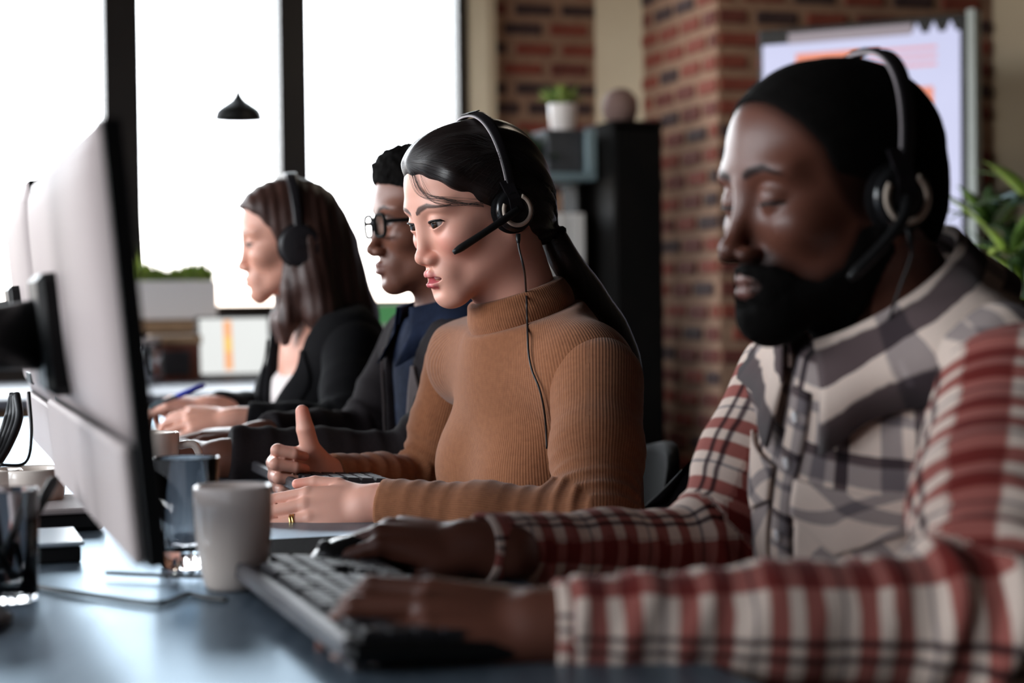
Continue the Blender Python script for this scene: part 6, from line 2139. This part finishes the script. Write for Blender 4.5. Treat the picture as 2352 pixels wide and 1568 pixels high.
for y in (-1, 1):
    def pocket(u, v, y=y): return (y * 0.078 + (u - 0.5) * 0.105, J.len * 0.40 + (v * 0.115 if v > 0.001 else 0.0) - 0.0)
    def flap(u, v, y=y):
        lo = -0.030 - 0.026 * (1 - abs(2 * u - 1))
        return (y * 0.078 + (u - 0.5) * 0.112, J.len * 0.40 + 0.118 + lo * (1 - v))
    for nm, fn, lf2 in (('pocket', pocket, 0.0015), ('pocket_flap', flap, 0.0050)):
        G, Tk = patch(SH, J, fn, lf2, 0.003)
        b = MB(); b.grid(G, Tk); po = b.obj(nm, M['plaid_pocket'], sh_, True)
        uu, vv = np.meshgrid(np.linspace(0, .11, 15), np.linspace(0, .11, 15), indexing='ij')
        a_ = math.radians(45 if y > 0 else -45)
        s1 = np.stack([uu * math.cos(a_) - vv * math.sin(a_), uu * math.sin(a_) + vv * math.cos(a_), uu * 0], -1).reshape(-1, 3)
        set_vec(po, np.concatenate([s1, s1]))
legs(root, J, M['trousers'])
hx = [hd.w((-1.0, 9.6, -4.2)), hd.w((-1.2, 9.4, -6)), hd.w((-0.2, 8.6, -9)), hd.w((0.4, 7.6, -12)), hd.w((0.2, 7.5, -14.5))]
headset(hd, 'black headset with cream ring on the man in the plaid shirt', x0=-1.5, lean=-3.0, boom=[(-0.2, 9.9, -3.2), (2.2, 9.8, -5.4), (4.6, 9.2, -7.4)], cable=spline(hx, 6), top=11.0, side=8.0)
chair(J.H + np.array([0.03, 0.0, 0]), J.fwd, 'black chair of the man in the plaid shirt at the right')

# ================================================================== man with glasses and grey jacket
hd = Head(at(985, 500, 2.86), 20, 4, 0, 0.965, dict(jaw=5.1, nose_x=10.9, nose_w=1.45, eye_open=0.42, lip=1.15, gap=0.08, chin=1.9, lip_x=9.0,
          brow=[(1.1, 1.5), (2.0, 1.85), (3.6, 2.1), (5.2, 1.5)], brow_t=0.32))
J = Joints(N=at(1046, 745, 2.878), SL=at(1120, 850, 2.72), SR=at(955, 815, 3.10), H=at(1130, 1290, 2.96),
           EL=at(965, 1078, 2.72), WL=at(518, 1052, 2.64), ER=at(850, 1018, 3.06), WR=at(600, 1006, 2.92))
root = person_root(J, 'person with black glasses, short curly hair and a charcoal jacket behind the tan sweater')
BF = Field()
hd.face(BF)
nk0 = hd.w((-2.4, 0, -5.5))
BF.cap(nk0, J.N - J.up * 0.02, 0.055, 0.062, 0.03)
tg = dict(cd=0.108, cw=0.150, bd=0.10, bw=0.135, pd=0.115, pw=0.16)
torso(BF, J, tg, -0.006)
arms(BF, J, 0.045, 0.037, 0.036, 0.027)
hL = hand(BF, J.WL, (-0.98, -0.02, 0.03), (-0.05, -0.5, 0.86), True, 1.0, [(14, 24, 14)] * 4, (6, 1, -4, -10), None, 0.027)
hR = hand(BF, J.WR, (-0.98, -0.1, 0.02), (0.0, -0.2, 0.97), False, 1.0, [(14, 24, 14)] * 4, (6, 1, -4, -10), None, 0.027)
V, T = make(BF, 0.0046, [sphere_region(hd.w((5.0, 0, -2.5)), 0.11)])
body = mesh_obj('body', V, T, M['skin_dark'], root, True)
L = hd.loc(V.astype(float)); col = np.tile(SKIN_M3, (len(V), 1))
near = ((V - hd.w((5, 0, -2.5))) ** 2).sum(1) < 0.14 ** 2
lm = (hd.lip_mask(L) * near)[:, None] * 0.8; col = col * (1 - lm) + np.array([0.24, 0.10, 0.09]) * lm
bm = (hd.brow_mask(L) * near)[:, None] * 0.9; col = col * (1 - bm) + np.array([0.01, 0.007, 0.006]) * bm
set_col(body, col)
hd.eyes(root, (1, 0, -0.15))
lashes(hd, root, 0.0012)
xh = hairline([(-7, -6), (-4.5, -3.0), (-3.0, 0.6), (-1, 2.0), (2, 3.0), (4.4, 4.4), (5.2, 6.6), (6.0, 8.2), (12, 15)])
HT = Field()
hd.skull(HT, 0.4)
hd.E(HT, (-0.5, 0, 7.2), (8.6, 7.4, 5.2), 1.5)
hd.E(HT, (4.6, 0, 8.2), (3.9, 5.6, 3.3), 1.2)
HT.fun(lambda P, hd=hd, xh=xh: (xh(hd.loc(P.astype(float))) * 0.0075 * hd.s).astype(f32), 0.004)
HT.disp(lambda P: (-0.0036 * wob(P, 300.0, 4, 8) - 0.0022 * wob(P, 620.0, 7, 6)).astype(f32))
V, Q = make(HT, 0.0030)
mesh_obj('hair', V, Q, M['hair_coily'], root, True)
# navy shirt, jacket with open front, collar and lapels
NS = Field(); torso(NS, J, tg, 0.004); nax = unit(nk0 - J.N); NS.plane(J.N + nax * 0.02, nax, 0.004).plane(J.H, -ZU)
NS.disp(lambda P: (-0.002 * wob(P, 30.0, 3)).astype(f32))
V, Q = make(NS, 0.006); mesh_obj('shirt', V, Q, M['shirt_navy'], root, True)
fr_ = unit(J.fwd - nax * np.dot(J.fwd, nax)); lf_ = np.cross(nax, fr_)
collar_strip(root, 'collar', M['shirt_navy'], J.N + nax * 0.020, nax, fr_, lf_, 0.070, 0.098, 0.045, 0.026, 0.055, 30, 0.026, NS)
def jacket(J, tg, inf, top_w, seed, h, vy=0.0):
    F = Field(); torso(F, J, tg, inf)
    F.disp(lambda P: (-0.0035 * wob(P, 18.0, seed)).astype(f32))
    F.plane(J.N + J.up * 0.034, J.up, 0.008).plane(J.H - ZU * 0.08, -ZU, 0.004)
    def vcut(P):
        t = J.tc(P.astype(float)); u = t[:, 2] / J.len
        w = np.interp(u, [0.12, 0.3, 0.9, 1.05], [0.0, 0.012, top_w, top_w + 0.02])
        v = np.minimum(w - np.abs(t[:, 1] - vy), (t[:, 0] - 0.0))
        return (v * 0.8).astype(f32)
    F.fun(vcut, 0.006)
    return F, make(F, h)
JF, (V, Q) = jacket(J, tg, 0.016, 0.070, 8, 0.0055)
jk = mesh_obj('jacket', V, Q, M['jacket_grey'], root, True)
for y in (-1, 1):
    def lap(u, v, y=y):
        up = 0.30 + 0.62 * v
        w = 0.010 + float(np.interp(up, [0.30, 0.9], [0.016, 0.072]))
        wd = 0.008 + 0.046 * math.sin(math.pi * min(1, v * 0.9 + 0.12)) ** 0.8
        return (y * (w + u * wd), up * J.len)
    G, Tk = patch(JF, J, lap, 0.002, 0.004, 6, 24)
    b = MB(); b.grid(G, Tk); b.obj('lapel', M['jacket_edge'], jk, True)
rf = np.array([0.25, 0.9, -0.35])
spL = sleeve(J.SL, J.EL, J.WL, (0.068, 0.062, 0.056, 0.050, 0.047), 0.985, rf, 0.006, 9, 0.0, 0.04)
spR = sleeve(J.SR, J.ER, J.WR, (0.068, 0.062, 0.054, 0.048, 0.042), 0.96, rf, 0.006, 10, 0.0, 0.04)
for sp in (spL, spR): sleeve_obj('sleeve', (*sp, rf), M['jacket_grey'], jk, 0.0058)
legs(root, J, M['trousers'])
chair(J.H + np.array([0.03, 0.0, 0]), J.fwd, 'black chair of the man with glasses, hidden behind the tan sweater', 0.20)
# glasses
M['specs'] = Mat('spectacle_frame', (0.006, 0.006, 0.006), 0.7, 0, 0.05).mottle((0.005, 0.005, 0.005), (0.008, 0.008, 0.008), 40.0)
gb = hd.w((8.6, 0, -0.2))
gs = empty('eyeglasses', gb, 'black rectangular eyeglasses on the man in the charcoal jacket', 'glasses')
def lens_pts(y):
    out = []
    for i in range(33):
        a = 2 * math.pi * i / 32
        c, s_ = math.cos(a), math.sin(a)
        yy = 2.55 * math.copysign(abs(c) ** 0.55, c); zz = 1.75 * math.copysign(abs(s_) ** 0.6, s_)
        out.append(hd.w((9.35 - 0.06 * (yy * y + 3.2) ** 1.3 * 0.35, y * 3.3 + yy, -0.75 + zz)))
    return out
for y in (-1, 1):
    lp_ = lens_pts(y)
    b = MB(); b.tube(lp_, 0.0027, 8, False); b.obj('rim', M['specs'], gs, True)
    cc = np.mean(lp_[:-1], axis=0); b = MB(); b.add([cc] + lp_[:-1], [(0, i + 1, (i + 1) % 32 + 1) for i in range(32)]); b.obj('lens', M['lens'], gs)
    b = MB(); b.tube(spline([hd.w((8.9, y * 5.9, -0.2)), hd.w((6.0, y * 7.1, -0.2)), hd.w((0.5, y * 7.7, -0.1)), hd.w((-2.2, y * 7.5, -1.6))], 6), 0.0032, 8); b.obj('temple', M['specs'], gs, True)
b = MB(); b.tube(spline([hd.w((9.4, -0.8, -0.3)), hd.w((9.75, 0, 0.0)), hd.w((9.4, 0.8, -0.3))], 5), 0.0017, 8); b.obj('bridge', M['black_gloss'], gs, True)

# ================================================================== woman in the black blazer
hd = Head(at(661, 547, 3.46), 12, 6, 0, 0.965, dict(jaw=5.0, nose_x=10.4, nose_w=1.15, eye_open=0.32, eye_z=-0.15, lip=1.0, gap=0.07, chin=1.8,
          brow=[(1.1, 1.5), (2.0, 1.9), (3.6, 2.2), (5.2, 1.6)], brow_t=0.26))
J = Joints(N=at(738, 735, 3.49), SL=at(812, 805, 3.36), SR=at(715, 785, 3.68), H=at(795, 1170, 3.56),
           EL=at(805, 1000, 3.22), WL=at(548, 968, 3.20), ER=at(640, 970, 3.66), WR=at(492, 940, 3.44))
root = person_root(J, 'person with long brown hair, headphones and black blazer at the far end')
BF = Field()
hd.face(BF)
nk0 = hd.w((-2.2, 0, -5.5))
BF.cap(nk0, J.N - J.up * 0.02, 0.048, 0.054, 0.03)
tg = dict(cd=0.100, cw=0.135, bd=0.092, bw=0.120, pd=0.115, pw=0.155, bust=0.9)
torso(BF, J, tg, -0.006)
arms(BF, J, 0.040, 0.033, 0.032, 0.024)
hL = hand(BF, J.WL, (-0.98, 0.0, 0.02), (-0.05, -0.55, 0.83), True, 0.95, [(22, 36, 20)] * 4, (6, 1, -4, -10), None, 0.024)
hR = hand(BF, J.WR, (-0.96, -0.1, 0.16), (0.1, -0.3, 0.95), False, 0.95, [(35, 45, 20), (40, 50, 25), (50, 60, 30), (55, 65, 30)], (6, 1, -4, -10), [(2.0, 1.9, -0.9), (5.0, 3.4, -2.0), (8.0, 3.4, -3.2), (10.2, 2.6, -4.2)], 0.024)
V, T = make(BF, 0.0050, [sphere_region(hd.w((5.0, 0, -2.5)), 0.11)])
body = mesh_obj('body', V, T, M['skin_light'], root, True)
L = hd.loc(V.astype(float)); col = np.tile(SKIN_W4, (len(V), 1))
near = ((V - hd.w((5, 0, -2.5))) ** 2).sum(1) < 0.14 ** 2
lm = (hd.lip_mask(L) * near)[:, None] * 0.8; col = col * (1 - lm) + np.array([0.55, 0.16, 0.16]) * lm
bm = (hd.brow_mask(L) * near)[:, None] * 0.7; col = col * (1 - bm) + np.array([0.06, 0.03, 0.02]) * bm
set_col(body, col)
hd.eyes(root, (1, 0, -0.3))
lashes(hd, root, 0.0014)
xh = hairline([(-30, -1.0), (-9, -1.2), (-5, 0.6), (-3, 2.0), (0, 3.0), (2, 3.9), (4, 5.2), (6, 7.2), (7, 9.0), (12, 14)])
HB = Field()
hd.skull(HB, 1.1)
hd.E(HB, (-4.5, 0, -1.0), (6.6, 7.6, 8.0), 2.5)
hd.E(HB, (4.4, 3.2, 6.0), (4.4, 4.6, 3.2), 1.8)
for y in (-1, 1):
    HB.chain([hd.w((-3.5, y * 5.5, -2)), hd.w((-3.2, y * 6.2, -9)), hd.w((-4.2, y * 7.0, -15)), hd.w((-6.5, y * 7.6, -21))], [0.042, 0.036, 0.032, 0.014], 0.03)
    HB.chain([hd.w((0.5, y * 6.9, -4)), hd.w((1.2, y * 6.8, -10)), hd.w((2.6, y * 6.0, -16)), hd.w((3.4, y * 5.2, -20))], [0.014, 0.018, 0.020, 0.008], 0.015)
HB.chain([hd.w((-7.5, 0, -3)), hd.w((-8.0, 0, -10)), hd.w((-10.5, 0, -17)), hd.w((-13, 0, -24))], [0.060, 0.058, 0.05, 0.02], 0.03)
HB.fun(lambda P, hd=hd, xh=xh: ((hd.loc(P.astype(float))[:, 0] - np.where(hd.loc(P.astype(float))[:, 2] < -5, 9.0, np.interp(hd.loc(P.astype(float))[:, 2], [-5, -3, 0, 2, 4, 6, 7, 12], [3.0, 2.0, 3.0, 3.9, 5.2, 7.2, 9.0, 14.0]))) * 0.0075 * hd.s).astype(f32), 0.005)
HB.disp(lambda P, hd=hd: (-0.0009 * np.sin(9 * hd.loc(P.astype(float))[:, 0] / 3 + 3 * wob(P, 25.0, 6))).astype(f32))
V, Q = make(HB, 0.0048)
hair = mesh_obj('hair', V, Q, M['hair_brown'], root, True)
L = hd.loc(V.astype(float))
set_vec(hair, np.stack([np.arctan2(L[:, 1], -L[:, 0] - 1) * 0.1, L[:, 2] * 0.01, np.zeros(len(L))], -1))
nax = unit(nk0 - J.N)
BL_ = Field(); torso(BL_, J, tg, 0.003); BL_.plane(J.N - J.up * 0.02, J.up * 0.8 + J.fwd * 0.6, 0.004).plane(J.H, -ZU)
V, Q = make(BL_, 0.006); mesh_obj('blouse', V, Q, M['blouse'], root, True)
JF, (V, Q) = jacket(J, tg, 0.014, 0.072, 18, 0.006, 0.03)
jk = mesh_obj('blazer', V, Q, M['blazer_black'], root, True)
for y in (-1, 1):
    def lap(u, v, y=y):
        up = 0.30 + 0.62 * v
        w = 0.010 + float(np.interp(up, [0.30, 0.9], [0.016, 0.072]))
        wd = 0.008 + 0.04 * math.sin(math.pi * min(1, v * 0.9 + 0.12)) ** 0.8
        return (y * (w + u * wd), up * J.len)
    lap2 = lambda u, v: (lap(u, v)[0] + 0.03, lap(u, v)[1])
    G, Tk = patch(JF, J, lap2, 0.002, 0.004, 6, 24)
    b = MB(); b.grid(G, Tk); b.obj('lapel', M['blazer_black'], jk, True)
spL = sleeve(J.SL, J.EL, J.WL, (0.060, 0.055, 0.050, 0.044, 0.036), 0.93, rf, 0.005, 12, 0.0, 0.04)
spR = sleeve(J.SR, J.ER, J.WR, (0.060, 0.055, 0.050, 0.044, 0.036), 0.95, rf, 0.005, 13, 0.0, 0.04)
for sp in (spL, spR): sleeve_obj('sleeve', (*sp, rf), M['blazer_black'], jk, 0.006)
legs(root, J, M['trousers'])
headset(hd, 'large black over-ear headphones on the woman in the black blazer', True, x0=-1.4, lean=-0.4, top=12.0, side=8.9, ring=False, rs=3.3, cz=-1.9)
chair(J.H + np.array([0.03, 0.0, 0]), J.fwd, 'black chair of the woman in the black blazer', 0.20)
p0, p1 = at(336, 938, 3.32), at(470, 884, 3.40)
pn = empty('pen', p0, 'blue pen held by the woman in the black blazer', 'pen')
d = p1 - p0
b = MB(); b.tube([p0, p0 + d * 0.06, p0 + d * 0.55], [0.0012, 0.0042, 0.0042], 10); b.obj('barrel', M['steel_blue'], pn, True)
b = MB(); b.tube([p0 + d * 0.5, p0 + d * 0.97, p1], [0.0052, 0.0052, 0.003], 10); b.obj('cap', M['blue_pen'], pn, True)
